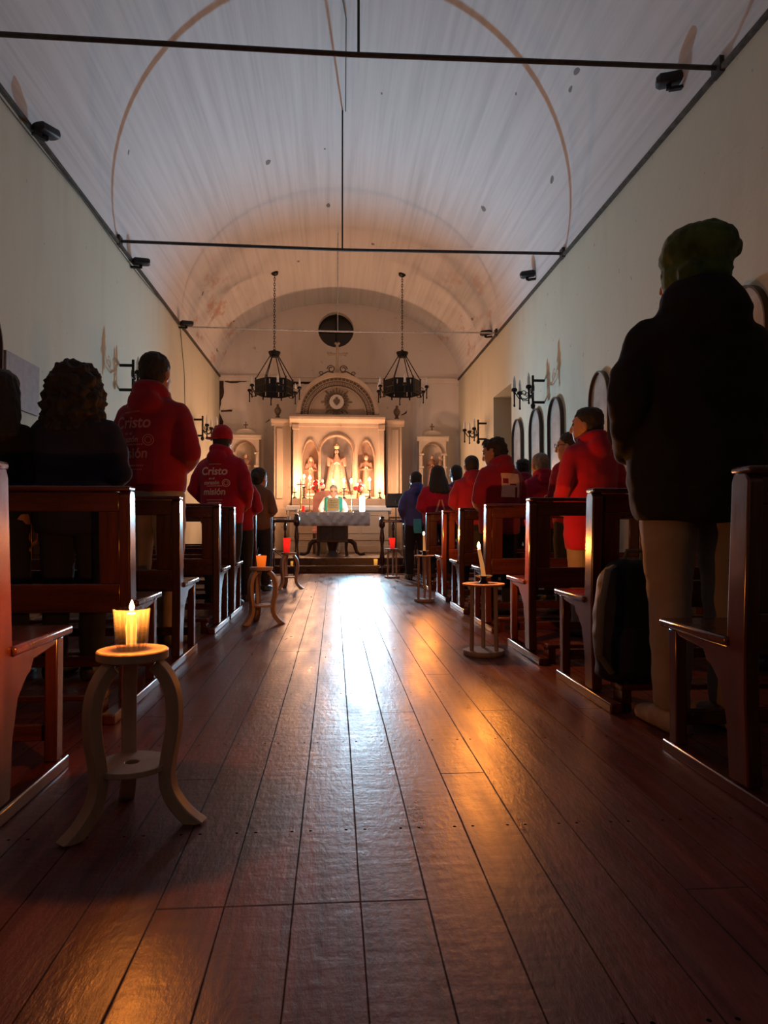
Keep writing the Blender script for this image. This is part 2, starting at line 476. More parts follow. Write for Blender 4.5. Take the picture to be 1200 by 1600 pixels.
def plate(bm, outline, holes, mapf, thick):
    """flat outline with holes, extruded; mapf(u, v, w) gives the point"""
    b2 = bmesh.new()
    edges = []
    for lp in [outline] + list(holes):
        vv = [b2.verts.new((u, v, 0)) for u, v in lp]
        for i in range(len(vv)): edges.append(b2.edges.new((vv[i], vv[(i+1) % len(vv)])))
    bmesh.ops.triangle_fill(b2, edges=edges, use_beauty=True, use_dissolve=False)
    faces = [[v.co.copy() for v in f.verts] for f in b2.faces]
    b2.free()
    cache = {}
    def V(co, w_):
        k = (round(co[0], 5), round(co[1], 5), w_)
        if k not in cache: cache[k] = bm.verts.new(mapf(co[0], co[1], w_))
        return cache[k]
    for f in faces:
        bm.faces.new([V(c, 0) for c in f]); bm.faces.new([V(c, thick) for c in reversed(f)])
    for lp in [outline] + list(holes):
        for i in range(len(lp)):
            a, b_ = lp[i], lp[(i+1) % len(lp)]
            bm.faces.new((V(a, 0), V(b_, 0), V(b_, thick), V(a, thick)))
    return bm
def arc(cx, cz, rx, rz, a0, a1, n=24):
    return [(cx+rx*math.cos(a0+(a1-a0)*i/n), cz+rz*math.sin(a0+(a1-a0)*i/n)) for i in range(n+1)]
def arched(cx, z0, hw, zs, rise, n=16):
    """round headed opening outline"""
    return [(cx-hw, z0), (cx+hw, z0)] + arc(cx, zs, hw, rise, 0, PI, n)
def pointed(cx, z0, hw, zs, rise, n=10):
    out = [(cx-hw, z0), (cx+hw, z0)]
    for i in range(n+1):
        t = i/n; out.append((cx+hw*math.cos(t*PI/2)**1.0 * (1-0.12*math.sin(PI*t)) if i < n else cx, zs+rise*math.sin(t*PI/2)**1.15))
    for i in range(n-1, -1, -1):
        t = i/n; out.append((cx-hw*math.cos(t*PI/2)*(1-0.12*math.sin(PI*t)), zs+rise*math.sin(t*PI/2)**1.15))
    return out
def XZ(y, s=1): return lambda u, v, w_: (u, y+s*w_, v)
def YZ(x, s=1): return lambda u, v, w_: (x+s*w_, u, v)
def evaluated(o):
    dg = bpy.context.evaluated_depsgraph_get()
    dg.update()
    return bpy.data.meshes.new_from_object(o.evaluated_get(dg))
def fuse(bm, voxel=0.012, smooth=5, fold=None, seed=0.0):
    """union of overlapping closed shapes as one continuous skin"""
    me = bpy.data.meshes.new('tmp'); bmesh.ops.recalc_face_normals(bm, faces=bm.faces); bm.to_mesh(me); bm.free()
    o = bpy.data.objects.new('tmp', me); COL.objects.link(o)
    r = o.modifiers.new('r', 'REMESH'); r.mode = 'VOXEL'; r.voxel_size = voxel
    s = o.modifiers.new('s', 'SMOOTH'); s.factor = 0.5; s.iterations = smooth
    out = evaluated(o)
    bpy.data.objects.remove(o); bpy.data.meshes.remove(me)
    if fold:
        amp, sx, sz = fold
        out.update()
        nn = [v.normal.copy() for v in out.vertices]
        for v, n_ in zip(out.vertices, nn):
            q = Vector((v.co.x*sx+seed, v.co.y*sx, v.co.z*sz))
            v.co += n_*amp*(noise.noise(q)+0.5*noise.noise(q*2.3))
    return out

# ------------------------------------------------------------------ the setting
XL, XR, Y0, Y1 = -2.61, 2.89, -2.6, 16.2
CX, HW = (XL+XR)/2, (XR-XL)/2
ZS, RISE = 4.17, 1.74
struct(obj('floor', box(NB(), XL-0.3, XR+0.3, Y0-0.3, Y1+0.3, -0.2, 0), 'floor'))
bm = NB()
NA = 40
inner = arc(CX, ZS, HW, RISE, 0, PI, NA)
outer = arc(CX, ZS, HW+0.3, RISE+0.25, 0, PI, NA)
rows = []
for yy in [Y0-0.3 + (Y1-Y0+0.6)*i/24 for i in range(25)]:
    rows.append(([bm.verts.new((u, yy, v)) for u, v in inner], [bm.verts.new((u, yy, v)) for u, v in outer]))
for (a, ao), (b_, bo) in zip(rows, rows[1:]):
    for i in range(NA):
        bm.faces.new((a[i], a[i+1], b_[i+1], b_[i])); bm.faces.new((ao[i], bo[i], bo[i+1], ao[i+1]))
    for i in (0, NA):
        bm.faces.new((a[i], b_[i], bo[i], ao[i]))
struct(obj('ceiling', bm, 'vault'))
bm = NB()
box(bm, XL-0.3, XL, Y0-0.3, Y1+0.3, 0, ZS)
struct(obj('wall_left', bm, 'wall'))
DY0, DY1, DZ = 11.3, 12.6, 3.1
bm = NB()
plate(bm, [(Y0-0.3, 0), (Y1+0.3, 0), (Y1+0.3, ZS), (Y0-0.3, ZS)], [[(DY0, 0.2), (DY1, 0.2), (DY1, DZ), (DY0, DZ)]], YZ(XR), 0.7)
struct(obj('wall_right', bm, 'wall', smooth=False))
bm = NB(); box(bm, XR+0.5, XR+0.58, DY0, DY1, 0.2, DZ)
for zc in (0.5, 1.4, 2.25): box(bm, XR+0.48, XR+0.5, DY0+0.12, DY1-0.12, zc, zc+0.65)
d = struct(obj('door_1', bm, 'door', bevel=0.006))
struct(obj('door_handle', tube(NB(), [(XR+0.44, DY0+0.12, 1.2), (XR+0.44, DY0+0.12, 1.36)], 0.012), 'iron', d))
prof = [(XL-0.3, 0), (XR+0.3, 0), (XR+0.3, ZS)] + arc(CX, ZS, HW+0.02, RISE+0.02, 0, PI, 30) + [(XL-0.3, ZS)]
OC = P(525, 515, Y1); OR_ = 28*Y1/FPX
bm = NB()
plate(bm, prof, [arc(OC.x, OC.z, OR_, OR_, 0, 2*PI*31/32, 31)], XZ(Y1), 0.5)
wf = struct(obj('wall_far', bm, 'far_wall', smooth=False))
bm = NB(); plate(bm, prof, [], XZ(Y0, -1), 0.3)
struct(obj('wall_near', bm, 'wall', smooth=False))
# oculus window
bm = NB(); lathe(bm, [(OR_*1.0, 0), (OR_*1.0, 0.03)], 32)
for v in bm.verts: v.co = Vector((OC.x+v.co.x, Y1+0.22+v.co.z, OC.z+v.co.y))
wn = struct(obj('window_1', bm, 'dark_glass'))
bm = NB()
box(bm, OC.x-0.015, OC.x+0.015, Y1+0.17, Y1+0.22, OC.z-OR_, OC.z+OR_)
box(bm, OC.x-OR_, OC.x+OR_, Y1+0.17, Y1+0.22, OC.z-0.015, OC.z+0.015)
struct(obj('window_bars', bm, 'iron', wn))
# irregular patches where the far wall's plaster has fallen (shallow relief on the wall)
def blotch(pts, y, rough=0.02, seed=0):
    out = []
    for i in range(len(pts)):
        a, b_ = Vector(pts[i]), Vector(pts[(i+1) % len(pts)])
        k = max(2, int((b_-a).length/0.05))
        for j in range(k):
            q = a.lerp(b_, j/k)
            q2 = q + Vector((noise.noise(Vector((q.x*9+seed, q.y*9, 1))), noise.noise(Vector((q.x*9, q.y*9+seed, 7)))))*rough
            out.append((q2.x, q2.y))
    return out
def pxs(L, Y): return [(P(x, y, Y).x, P(x, y, Y).z) for x, y in L]
for k, L in enumerate(([(338, 594), (349, 595), (350, 612), (345, 632), (343, 644), (349, 658), (348, 665), (338, 665)],
                       [(350, 595), (386, 595), (386, 597), (362, 598), (350, 597)],
                       [(345, 641), (364, 640), (363, 643), (346, 644)],
                       [(455, 594), (486, 594), (484, 600), (458, 601)],
                       [(694, 595), (704, 595), (704, 598), (694, 598)],
                       [(414, 661), (421, 654), (421, 657), (415, 661)],
                       [(627, 649), (636, 641), (634, 646), (628, 650)])):
    bm = NB(); plate(bm, blotch(pxs(L, Y1), Y1, 0.022, k*3.1), [], XZ(Y1-0.004), 0.006)
    struct(obj('bare_patch', bm, 'bare', wf, smooth=False))
# shadow lines at the springing drawn as dark strips, a moulding on the far wall
for nm, x0, x1 in (('shadow_line_1', XL, XL+0.035), ('shadow_line_2', XR-0.035, XR)):
    struct(obj(nm, box(NB(), x0, x1, Y0, Y1, ZS-0.022, ZS+0.012), 'line'))
bm = NB(); box(bm, XL, XR, Y1-0.05, Y1, ZS-0.10, ZS+0.01); box(bm, XL, XR, Y1-0.075, Y1, ZS-0.01, ZS+0.02)
struct(obj('trim_3', bm, 'far_wall', bevel=0.008))
# sanctuary steps
SY, PZ = 11.45, 0.23
struct(obj('floor_step', box(NB(), XL, XR, SY, SY+0.4, 0, 0.115), 'step', bevel=0.008))
struct(obj('floor_sanctuary', box(NB(), XL, XR, SY+0.3, Y1, 0, PZ), 'step', bevel=0.008))
# tie rods with their hangers
RODS = (5.03, 8.64, 12.3)
for k, yy in enumerate(RODS):
    t = thing('tie_rod', ['dark iron tie rod across the vault nearest the camera', 'dark iron tie rod across the middle of the vault',
                          'thin pale lit tie rod in front of the chandeliers'][k], 'tie rod', (CX, yy, ZS+0.0), 0, 'tie rods spanning the vault')
    r_ = (0.019, 0.020, 0.014)[k]
    rm = 'rod' if k < 2 else 'rod_lit'
    obj('rod', tube(NB(), [(-HW+0.0, 0, 0.03), (0, 0, 0.0), (HW-0.0, 0, 0.03)], r_, 8), rm, t)
    hx = P((560, 535, 528)[k], 300, yy).x - CX
    ztop = RISE*math.sqrt(max(0, 1-(hx/HW)**2))
    obj('hanger', tube(NB(), [(hx, 0, 0.0), (hx, 0, ztop)], r_*0.5, 8), rm, t)
    for s in (-1, 1): obj('anchor_plate', box(NB(), s*HW-0.04, s*HW+0.04, -0.06, 0.06, -0.03, 0.09), 'rod', t)

# ------------------------------------------------------------------ pews
def make_pew(L, s):
    """origin: aisle end on the floor at the rear post; s = +1 runs to +X"""
    t = thing('pew', '', 'pew')
    def bx(x0, x1, *r): return box(NB(), min(s*x0, s*x1), max(s*x0, s*x1), *r)
    TH = 0.045
    for e, x0 in ((0, 0.0), (1, L-TH)):
        # end frame: post that leans back above the seat, flares below, with the seat bracket
        out = [(0.02, 0.045), (0.115, 0.045), (0.125, 0.20), (0.155, 0.30), (0.205, 0.345), (0.23, 0.355), (0.25, 0.385), (0.40, 0.40), (0.42, 0.418), (0.12, 0.418),
               (0.085, 0.885), (0.075, 0.905), (0.015, 0.905), (0.0, 0.885), (0.03, 0.42), (0.03, 0.25)]
        bm = NB(); plate(bm, out, [], (lambda u, v, w_: (s*(x0+w_), u, v)), TH)
        obj('end_post', bm, 'pew', t, bevel=0.006)
        obj('front_leg', bx(x0+0.003, x0+TH-0.003, 0.425, 0.475, 0.04, 0.418), 'pew', t, bevel=0.005)
        obj('runner', bx(x0-0.005, x0+TH+0.005, -0.19, 0.51, 0, 0.04), 'pew', t, bevel=0.006)
    sb = bx(-0.012, L+0.012, 0.105, 0.515, 0.418, 0.446)
    obj('seat', sb, 'pew_x', t, bevel=0.008)
    def lean(z): return 0.03 - 0.03*(z-0.42)/0.485
    def slab(x0, x1, z0, z1, th):
        bm = bx(x0, x1, 0, th, z0, z1)
        for v in bm.verts: v.co.y += lean(v.co.z)+0.015
        return bm
    obj('top_rail', slab(TH, L-TH, 0.82, 0.90, 0.034), 'pew_x', t, bevel=0.005)
    cap = bx(0.0, L, -0.006, 0.088, 0.905, 0.925)
    obj('cap_rail', cap, 'pew_x', t, bevel=0.007)
    obj('lower_rail', slab(TH, L-TH, 0.40, 0.52, 0.034), 'pew_x', t, bevel=0.005)
    for x0 in (TH, L-TH-0.085): obj('stile', slab(x0, x0+0.085, 0.52, 0.82, 0.03), 'pew', t, bevel=0.004)
    obj('stretcher', bx(TH, L-TH, 0.44, 0.465, 0.10, 0.15), 'pew_x', t, bevel=0.004)
    obj('kneeler', bx(0.05, L-0.05, -0.165, -0.05, 0.085, 0.11), 'pew_x', t, bevel=0.006)
    for x0 in (0.06, L-0.10): obj('kneeler_foot', bx(x0, x0+0.04, -0.15, -0.06, 0.0, 0.085), 'pew', t)
    return t
LP = [1.80, 2.96, 3.90, 5.22, 6.00, 7.64, 8.74, 9.62]
RP = [1.83, 2.98, 3.97, 5.13, 6.22, 7.20, 8.50, 10.75]
AL, AR = -0.84, 1.12
lw = ['cut off by the left edge of the photo', 'below the curly-haired person', 'below the tall person in red hoodie', 'below the person in red cap',
      'just beyond the stool with the orange votive', 'in front of the brown jacket person', 'second from the altar steps', 'nearest the altar steps']
rw = ['cut off by the right edge of the photo', 'with the navy backpack behind it', 'with bright orange end post below the large red hoodie', 'just beyond the nearer taper stand',
      'second beyond the nearer taper stand', 'beside the farther taper stand', 'below the person with long black hair', 'nearest the altar steps']
pl = make_pew(1.70, -1); pr = make_pew(1.70, 1)
for i, yy in enumerate(LP):
    o = pl if i == 0 else dup(pl, (0, 0, 0))
    o.location = (AL, yy, 0); o['group'] = 'pews left of the aisle'
    o['label'] = 'dark open-back pew on the left, ' + lw[i]
for i, yy in enumerate(RP):
    o = pr if i == 0 else dup(pr, (0, 0, 0))
    o.location = (AR, yy, 0); o['group'] = 'pews right of the aisle'
    o['label'] = 'dark open-back pew on the right, ' + rw[i]

# ------------------------------------------------------------------ candle stools and stands
def make_stool(loc, label, az0=-10):
    t = thing('candle_stool', label, 'stool', loc, R(az0), 'three-legged plywood stools along the left aisle')
    obj('top', lathe(NB(), [(0.0, 0.415), (0.087, 0.415), (0.090, 0.418), (0.090, 0.437), (0.087, 0.44), (0.0, 0.44)], 40), 'stool', t)
    bm = NB(); plate(bm, arc(0, 0, 0.094, 0.094, 0, 2*PI*35/36, 35), [arc(0, 0, 0.018, 0.018, 0, 2*PI*15/16, 15)], lambda u, v, w_: (u, v, 0.135+w_), 0.014)
    obj('shelf', bm, 'stool', t, bevel=0.002)
    ctl = [(0.074, 0.415), (0.103, 0.385), (0.124, 0.34), (0.131, 0.29), (0.128, 0.23), (0.117, 0.17), (0.112, 0.12), (0.122, 0.078), (0.155, 0.036), (0.197, 0.006)]
    def cr(P_, k):
        n_ = len(P_)-1; out = []
        for i in range(n_):
            p0, p1, p2, p3 = (Vector(P_[max(i-1, 0)]), Vector(P_[i]), Vector(P_[i+1]), Vector(P_[min(i+2, n_)]))
            for j in range(k):
                u = j/k
                out.append(0.5*((2*p1)+(p2-p0)*u+(2*p0-5*p1+4*p2-p3)*u*u+(3*p1-p0-3*p2+p3)*u**3))
        return out+[Vector(P_[-1])]
    C_ = cr(ctl, 4)
    for k in range(3):
        a = 2*PI*k/3
        rad = Vector((math.cos(a), math.sin(a), 0)); tan = Vector((-math.sin(a), math.cos(a), 0))
        rings = []
        for i, c in enumerate(C_):
            d = (C_[min(i+1, len(C_)-1)]-C_[max(i-1, 0)]).normalized()
            nrm = Vector((d.y, -d.x))
            w2 = 0.019
            o_, i_ = c, c-(-nrm if nrm.x < 0 else nrm)*0.034
            q = lambda e, sd: rad*e.x + Vector((0, 0, max(e.y, 0.0))) + tan*sd
            rings.append([q(o_, -w2), q(o_, w2), q(i_, w2), q(i_, -w2)])
        bm = NB(); loft(bm, rings)
        obj('leg', bm, 'stool', t, bevel=0.003)
    return t
s1 = make_stool((-0.522, 1.88, 0), 'pale three-legged stool nearest the camera, holding the glass tumbler candle')
p2 = P(408, 969, 5.57)
s2 = dup(s1, (p2.x, 5.57, 0), R(-10), 'pale three-legged stool further along the left aisle, holding an orange votive')
p3 = P(450.5, 917, 8.6)
s3 = dup(s1, (p3.x, 8.6, 0), R(-10), 'pale three-legged stool nearest the altar steps, holding a red votive')
def make_stand(loc, label, rt, rb, h):
    t = thing('candle_stand', label, 'stand', loc, 0, 'round plywood stands along the right aisle')
    obj('top', lathe(NB(), [(0, h-0.012), (rt-0.002, h-0.012), (rt, h-0.009), (rt, h-0.002), (rt-0.002, h), (0, h)], 40), 'stool', t)
    obj('base', lathe(NB(), [(0, 0), (rb-0.003, 0), (rb, 0.004), (rb, 0.024), (rb-0.003, 0.028), (0, 0.028)], 40), 'stool', t)
    for k in range(3):
        a = R(200)+2*PI*k/3
        obj('leg', tube(NB(), [(math.cos(a)*rb*0.68, math.sin(a)*rb*0.68, 0.028), (math.cos(a)*rt*0.62, math.sin(a)*rt*0.62, h-0.012)], 0.0125, 12), 'stool', t)
    return t
q1 = P(756, 1024, 4.14); q2 = P(663, 940, 7.08); q3 = P(613, 903, 10.3)
make_stand((q1.x, 4.14, 0), 'pale round stand in the right aisle holding the nearer tall taper candle', 0.125, 0.122, 0.42)
make_stand((q2.x, 7.08, 0), 'pale round stand in the right aisle holding the farther taper candle', 0.10, 0.10, 0.465)
make_stand((q3.x, 10.3, 0), 'slim pale stand by the altar steps holding a red votive', 0.11, 0.11, 0.43)

def flame_bm(c, h=0.024, r=0.0055, tilt=(0, 0)):
    bm = NB(); rings = []
    for f, k in ((0, 0.25), (0.12, 0.75), (0.3, 1.0), (0.5, 0.85), (0.72, 0.5), (0.9, 0.2), (1.0, 0.03)):
        rings.append(ell((c[0]+tilt[0]*f*h, c[1]+tilt[1]*f*h, c[2]+f*h), r*k, r*k, 8))
    return loft(bm, rings)
# tumbler with a candle on the nearest stool
def tumbler_candle(loc):
    tg = obj('glass_tumbler', lathe(NB(), [(0, 0.0), (0.034, 0.0), (0.037, 0.004), (0.038, 0.012), (0.041, 0.020), (0.0405, 0.026), (0.046, 0.104), (0.0462, 0.106), (0.0435, 0.106),
             (0.0375, 0.028), (0.036, 0.016), (0, 0.014)], 48), 'tumbler')
    tg.location = loc
    tag(tg, 'clear fluted glass tumbler around a candle on the nearest stool', 'glass')
    t = thing('candle', 'short yellow candle burning inside the glass tumbler', 'candle', (loc[0]-0.001, loc[1], loc[2]+0.0142))
    obj('wax_body', lathe(NB(), [(0, 0), (0.0125, 0), (0.0128, 0.02), (0.0145, 0.045), (0.0125, 0.055), (0.012, 0.078), (0.009, 0.081), (0, 0.079)], 20), 'wax_glow', t)
    obj('wick', tube(NB(), [(0, 0, 0.078), (0.001, 0, 0.089)], 0.0012, 6), 'wick', t)
    obj('flame', flame_bm((0.001, 0, 0.087), 0.026, 0.0062), 'flame', t)
tumbler_candle((-0.524, 1.875, 0.44))
# votive glasses
def votive(name, label, loc, r0, r1, h, mat, grp):
    t = thing(name, label, 'votive candle', loc, 0, grp)
    obj('cup', lathe(NB(), [(0, 0), (r0, 0), (r0+0.001, 0.003), (r1, h), (r1-0.003, h), (r0-0.001, 0.006), (0, 0.006)], 24), mat, t)
    obj('wax_fill', lathe(NB(), [(0, 0.0065), (r0-0.0015, 0.0065), ((r0*0.4+r1*0.6)-0.0035, h*0.6), (0, h*0.6)], 20), mat, t)
    return t
votive('votive_candle', 'wide glowing orange votive on the farther left stool', (s2.location.x, 5.57, 0.44), 0.031, 0.041, 0.088, 'orange_glass', 'coloured glass votives')
votive('votive_candle', 'tall glowing red votive on the left stool nearest the altar steps', (s3.location.x-0.02, 8.6, 0.44), 0.036, 0.044, 0.175, 'red_glass', 'coloured glass votives')
votive('votive_candle', 'glowing red votive on the slim right stand by the altar steps', (q3.x-0.002, 10.3, 0.43), 0.032, 0.045, 0.155, 'red_glass', 'coloured glass votives')
pv = P(587, 884, SY+0.15)
votive('votive_candle', 'small amber votive standing on the lower altar step at right', (pv.x, SY+0.15, 0.115), 0.026, 0.034, 0.10, 'amber_glass', 'coloured glass votives')
pv = P(456, 884, SY+0.15)
votive('votive_candle', 'small amber votive on the altar step behind the far left stool', (pv.x, SY+0.15, 0.115), 0.018, 0.022, 0.07, 'amber_glass', 'coloured glass votives')
# taper candles in small dark holders on the right stands
def taper(loc, label, hl, h, r, lean):
    hd = thing('candle_holder', hl, 'candle holder', loc, 0, 'small dark saucers under tapers')
    obj('foot', lathe(NB(), [(0, 0), (0.026, 0), (0.027, 0.004), (0.018, 0.016), (0.015, 0.030), (0.017, 0.034), (0, 0.034)], 20), 'iron', hd)
    obj('drip_pan', lathe(NB(), [(0, 0.034), (0.03, 0.034), (0.055, 0.045), (0.056, 0.047), (0.053, 0.048), (0.03, 0.039), (0, 0.039)], 28), 'brass', hd)
    t = thing('taper_candle', label, 'candle', (loc[0], loc[1], loc[2]+0.0392), 0, 'tapers on the right stands')
    obj('wax_body', tube(NB(), [(0, 0, 0), (lean*0.3, 0, h*0.4), (lean, 0, h)], [r*1.08, r, r*0.82], 14), 'wax_soft', t)
    obj('wick', tube(NB(), [(lean, 0, h-0.002), (lean*1.05, 0, h+0.010)], 0.0012, 6), 'wick', t)
    obj('flame', flame_bm((lean*1.05, 0, h+0.007), 0.034, 0.0085), 'flame', t)
taper((q1.x, 4.14, 0.42), 'tall lit taper leaning left on the nearer right stand', 'small dark holder under the nearer taper', 0.165, 0.0125, -0.028)
taper((q2.x, 7.08, 0.465), 'tall lit taper on the farther right stand', 'small dark holder under the farther taper', 0.16, 0.012, -0.004)

# ------------------------------------------------------------------ chandeliers, sconces, floodlights
def candle_arm(p, ang, r0, r1, mat='iron', grow=1.0):
    """scrolled bracket with a candle tube; all in local space, returns the bmesh list"""
    ca, sa = math.cos(ang), math.sin(ang)
    def q(r, z): return (p[0]+ca*r, p[1]+sa*r, p[2]+z)
    b1 = NB()
    tube(b1, [q(r0, -0.06), q(r0+(r1-r0)*0.35, -0.13*grow), q(r0+(r1-r0)*0.75, -0.12*grow), q(r1, -0.03)], 0.009, 6)
    sp = [q(r0+(r1-r0)*0.45+0.045*math.cos(a)*(1-a/9), -0.05+0.045*math.sin(a)*(1-a/9)) for a in [i*0.6 for i in range(12)]]
    tube(b1, sp, 0.006, 6)
    lathe(b1, [(0, -0.24), (0.008, -0.24), (0.016, -0.225), (0.010, -0.20), (0.012, -0.06), (0.020, -0.03), (0.040, -0.022), (0.042, 0.0), (0.03, 0.02), (0, 0.02)], 12, q(r1, 0))
    b2 = NB()
    lathe(b2, [(0, 0.02), (0.024, 0.02), (0.022, 0.075), (0, 0.075)], 12, q(r1, 0))
    b3 = NB()
    lathe(b3, [(0, 0.075), (0.017, 0.076), (0.024, 0.10), (0.020, 0.13), (0.010, 0.165), (0.003, 0.19), (0, 0.192)], 12, q(r1, 0))
    return b1, b2, b3
def make_chandelier(label, loc, ztop, rz):
    t = thing('chandelier', label, 'chandelier', loc, rz, 'iron chandeliers over the altar')
    n = 6; rad = 0.36
    bm = NB()
    for k in range(n):
        a0, a1 = 2*PI*k/n, 2*PI*(k+1)/n
        A, B = Vector((rad*math.cos(a0), rad*math.sin(a0), 0)), Vector((rad*math.cos(a1), rad*math.sin(a1), 0))
        u = (B-A); Ln = u.length; u.normalize(); nn_ = Vector((u.y, -u.x, 0))
        hol = []
        for f in (0.12, 0.84):
            for z0 in (-0.11, 0.02): hol.append([(Ln*f, z0), (Ln*f+0.018, z0), (Ln*f+0.018, z0+0.09), (Ln*f, z0+0.09)])
        plate(bm, [(0, -0.14), (Ln, -0.14), (Ln, 0.14), (0, 0.14)], hol, lambda p_, q_, w_: A+u*p_+nn_*w_+Vector((0, 0, q_)), 0.008)
        tube(bm, [A+Vector((0, 0, -0.19)), A+Vector((0, 0, 0.18))], 0.014, 6)
        tube(bm, [A+nn_*0.01+Vector((0, 0, 0.0)), B+nn_*0.01], 0.012, 6)
    obj('band', bm, 'iron', t, smooth=False)
    hub = 0.66
    obj('hub', lathe(NB(), [(0, hub-0.06), (0.085, hub-0.055), (0.12, hub+0.03), (0.115, hub+0.045), (0.05, hub+0.05), (0.02, hub+0.09), (0, hub+0.09)], 16), 'iron', t)
    for k in range(n):
        a = 2*PI*k/n
        obj('stay', tube(NB(), [(0.075*math.cos(a), 0.075*math.sin(a), hub-0.03), (rad*math.cos(a), rad*math.sin(a), 0.15)], 0.010, 6), 'iron', t)
    for k in range(n):
        a = 2*PI*(k+0.5)/n
        b1, b2, b3 = candle_arm((0, 0, -0.02), a, 0.31, 0.52)
        ar = obj('arm', b1, 'iron', t); obj('candle_tube', b2, 'candle_white', ar); obj('bulb', b3, 'bulb', ar)
    bm = NB(); z = hub+0.09; k = 0
    top = ztop-loc[2]
    while z < top-0.06:
        pts = []
        for i in range(9):
            a = 2*PI*i/8
            x_, z_ = 0.017*math.cos(a), 0.034*math.sin(a)
            pts.append((x_, 0, z+0.027+z_) if k % 2 == 0 else (0, x_, z+0.027+z_))
        tube(bm, pts, 0.006, 5, cap=False); z += 0.052; k += 1
    obj('chain', bm, 'iron', t)
    obj('canopy', lathe(NB(), [(0, top-0.07), (0.03, top-0.06), (0.07, top-0.03), (0.075, top+0.02), (0, top+0.03)], 14), 'iron', t)
    return t
def vault_z(x): return ZS+RISE*math.sqrt(max(0, 1-((x-CX)/HW)**2))
for px_, lab, rz in ((428.5, 'black iron chandelier hanging left of the altar arch', R(12)), (628.5, 'black iron chandelier hanging right of the altar arch', R(0))):
    c = P(px_, 606, 13.75)
    make_chandelier(lab, (c.x, 13.75, c.z), vault_z(c.x), rz)
def make_sconce(label, px_, py_, Y, side):
    x = XL if side < 0 else XR
    z = P(px_, py_, Y).z
    s = -side
    t = thing('wall_sconce', label, 'wall lamp', (x, Y, z), 0, 'iron candle sconces on the walls')
    bm = NB()
    tube(bm, [(s*0.16, 0, -0.2), (s*0.16, 0, 0.22)], 0.017, 8)
    for zz in (-0.15, 0.15): tube(bm, [(s*-0.01, 0, zz), (s*0.165, 0, zz)], 0.019, 8)
    lathe(bm, [(0, -0.25), (0.03, -0.23), (0.035, -0.19), (0.02, -0.17), (0, -0.17)], 10, (s*0.16, 0, 0))
    for q in (-1, 1):
        tube(bm, [(s*0.16, q*(0.02+0.05*math.sin(a)*(1-a/8)), -0.02+0.07*math.cos(a)*(1-a/8)+0.05) for a in [i*0.6 for i in range(11)]], 0.007, 6)
    obj('bracket', bm, 'iron', t)
    for a in (-1, 0, 1):
        b1, b2, b3 = candle_arm((s*0.16, 0, 0.02), (0 if s > 0 else PI)+a*R(62), 0.01, 0.26)
        ar = obj('arm', b1, 'iron', t); obj('candle_tube', b2, 'candle_white', ar); obj('bulb', b3, 'bulb', ar)
make_sconce('black iron sconce on the right wall above the arched panels', 866, 612, 9.5, 1)
make_sconce('black iron sconce on the right wall beyond the tall opening', 768, 674, 13.2, 1)
make_sconce('black iron sconce on the left wall behind the tall red hoodie', 196, 590, 8.75, -1)
make_sconce('iron sconce on the left wall beside the red cap', 298, 668, 13.3, -1)
def floodlight(label, px_, py_, Y, side, rz):
    c = P(px_, py_, Y); x = XL+0.12 if side < 0 else XR-0.12
    t = thing('floodlight', label, 'lamp', (x, Y, c.z), rz, 'small floodlights along the wall tops')
    bm = NB(); loft(bm, [ell((-0.10, 0, 0), 0.045, 0.03, 14, Vector((0, 1, 0)), Vector((0, 0, 1)), 3), ell((-0.07, 0, 0.004), 0.075, 0.046, 14, Vector((0, 1, 0)), Vector((0, 0, 1)), 3),
                        ell((0.09, 0, 0.012), 0.07, 0.042, 14, Vector((0, 1, 0)), Vector((0, 0, 1)), 3), ell((0.115, 0, 0.012), 0.05, 0.03, 14, Vector((0, 1, 0)), Vector((0, 0, 1)), 3)])
    obj('housing', bm, 'black_metal', t)
    bm = NB(); box(bm, -0.02, 0.02, -0.015, 0.015, -0.075, -0.03); box(bm, side*0.0-0.02, side*0.13, -0.02, 0.02, -0.085, -0.06) if False else box(bm, min(0, side*0.12), max(0, side*0.12), -0.02, 0.02, -0.085, -0.06)
    obj('bracket', bm, 'iron', t)
    return t
floodlight('black floodlight on the right wall top nearest the camera', 1083, 128, 5.6, 1, R(-20))
floodlight('black floodlight on the right wall top below the second tie rod', 843, 430, 9.9, 1, R(-25))
floodlight('black floodlight on the right wall top by the farthest tie rod', 770, 521, 12.7, 1, R(-25))
floodlight('black floodlight on the left wall top by the farthest tie rod', 284, 506, 12.0, -1, R(20))
floodlight('black floodlight on the left wall top below the second tie rod', 216, 410, 9.2, -1, R(15))
floodlight('dark floodlight on the left wall top nearest the camera', 57, 205, 6.2, -1, R(60))
# power cable along the crown, with the drop at the second rod
bm = NB(); a_, b_ = P(505, -40, 5.6), P(540, 187, 8.62)
tube(bm, [(a_.x, 5.6, vault_z(a_.x)-0.02), (b_.x-0.02, 7.0, vault_z(b_.x)-0.05), (b_.x, 8.62, vault_z(b_.x)-0.02)], 0.006, 6)
tag(obj('power_cable', bm, 'cable'), 'thin dark cable running along the crown of the vault', 'cable')
bm = NB()
pts = [(XL+0.02, Y, ZS-0.03-0.05*abs(math.sin((Y-4)*0.9))) for Y in [5.0+0.35*i for i in range(21)]] + [(XL+0.02, 12.35, 3.4), (XL+0.02, 12.45, 2.6)]
tube(bm, pts, 0.006, 6)
tag(obj('power_cable', bm, 'cable'), 'thin dark cable sagging along the left wall top', 'cable')

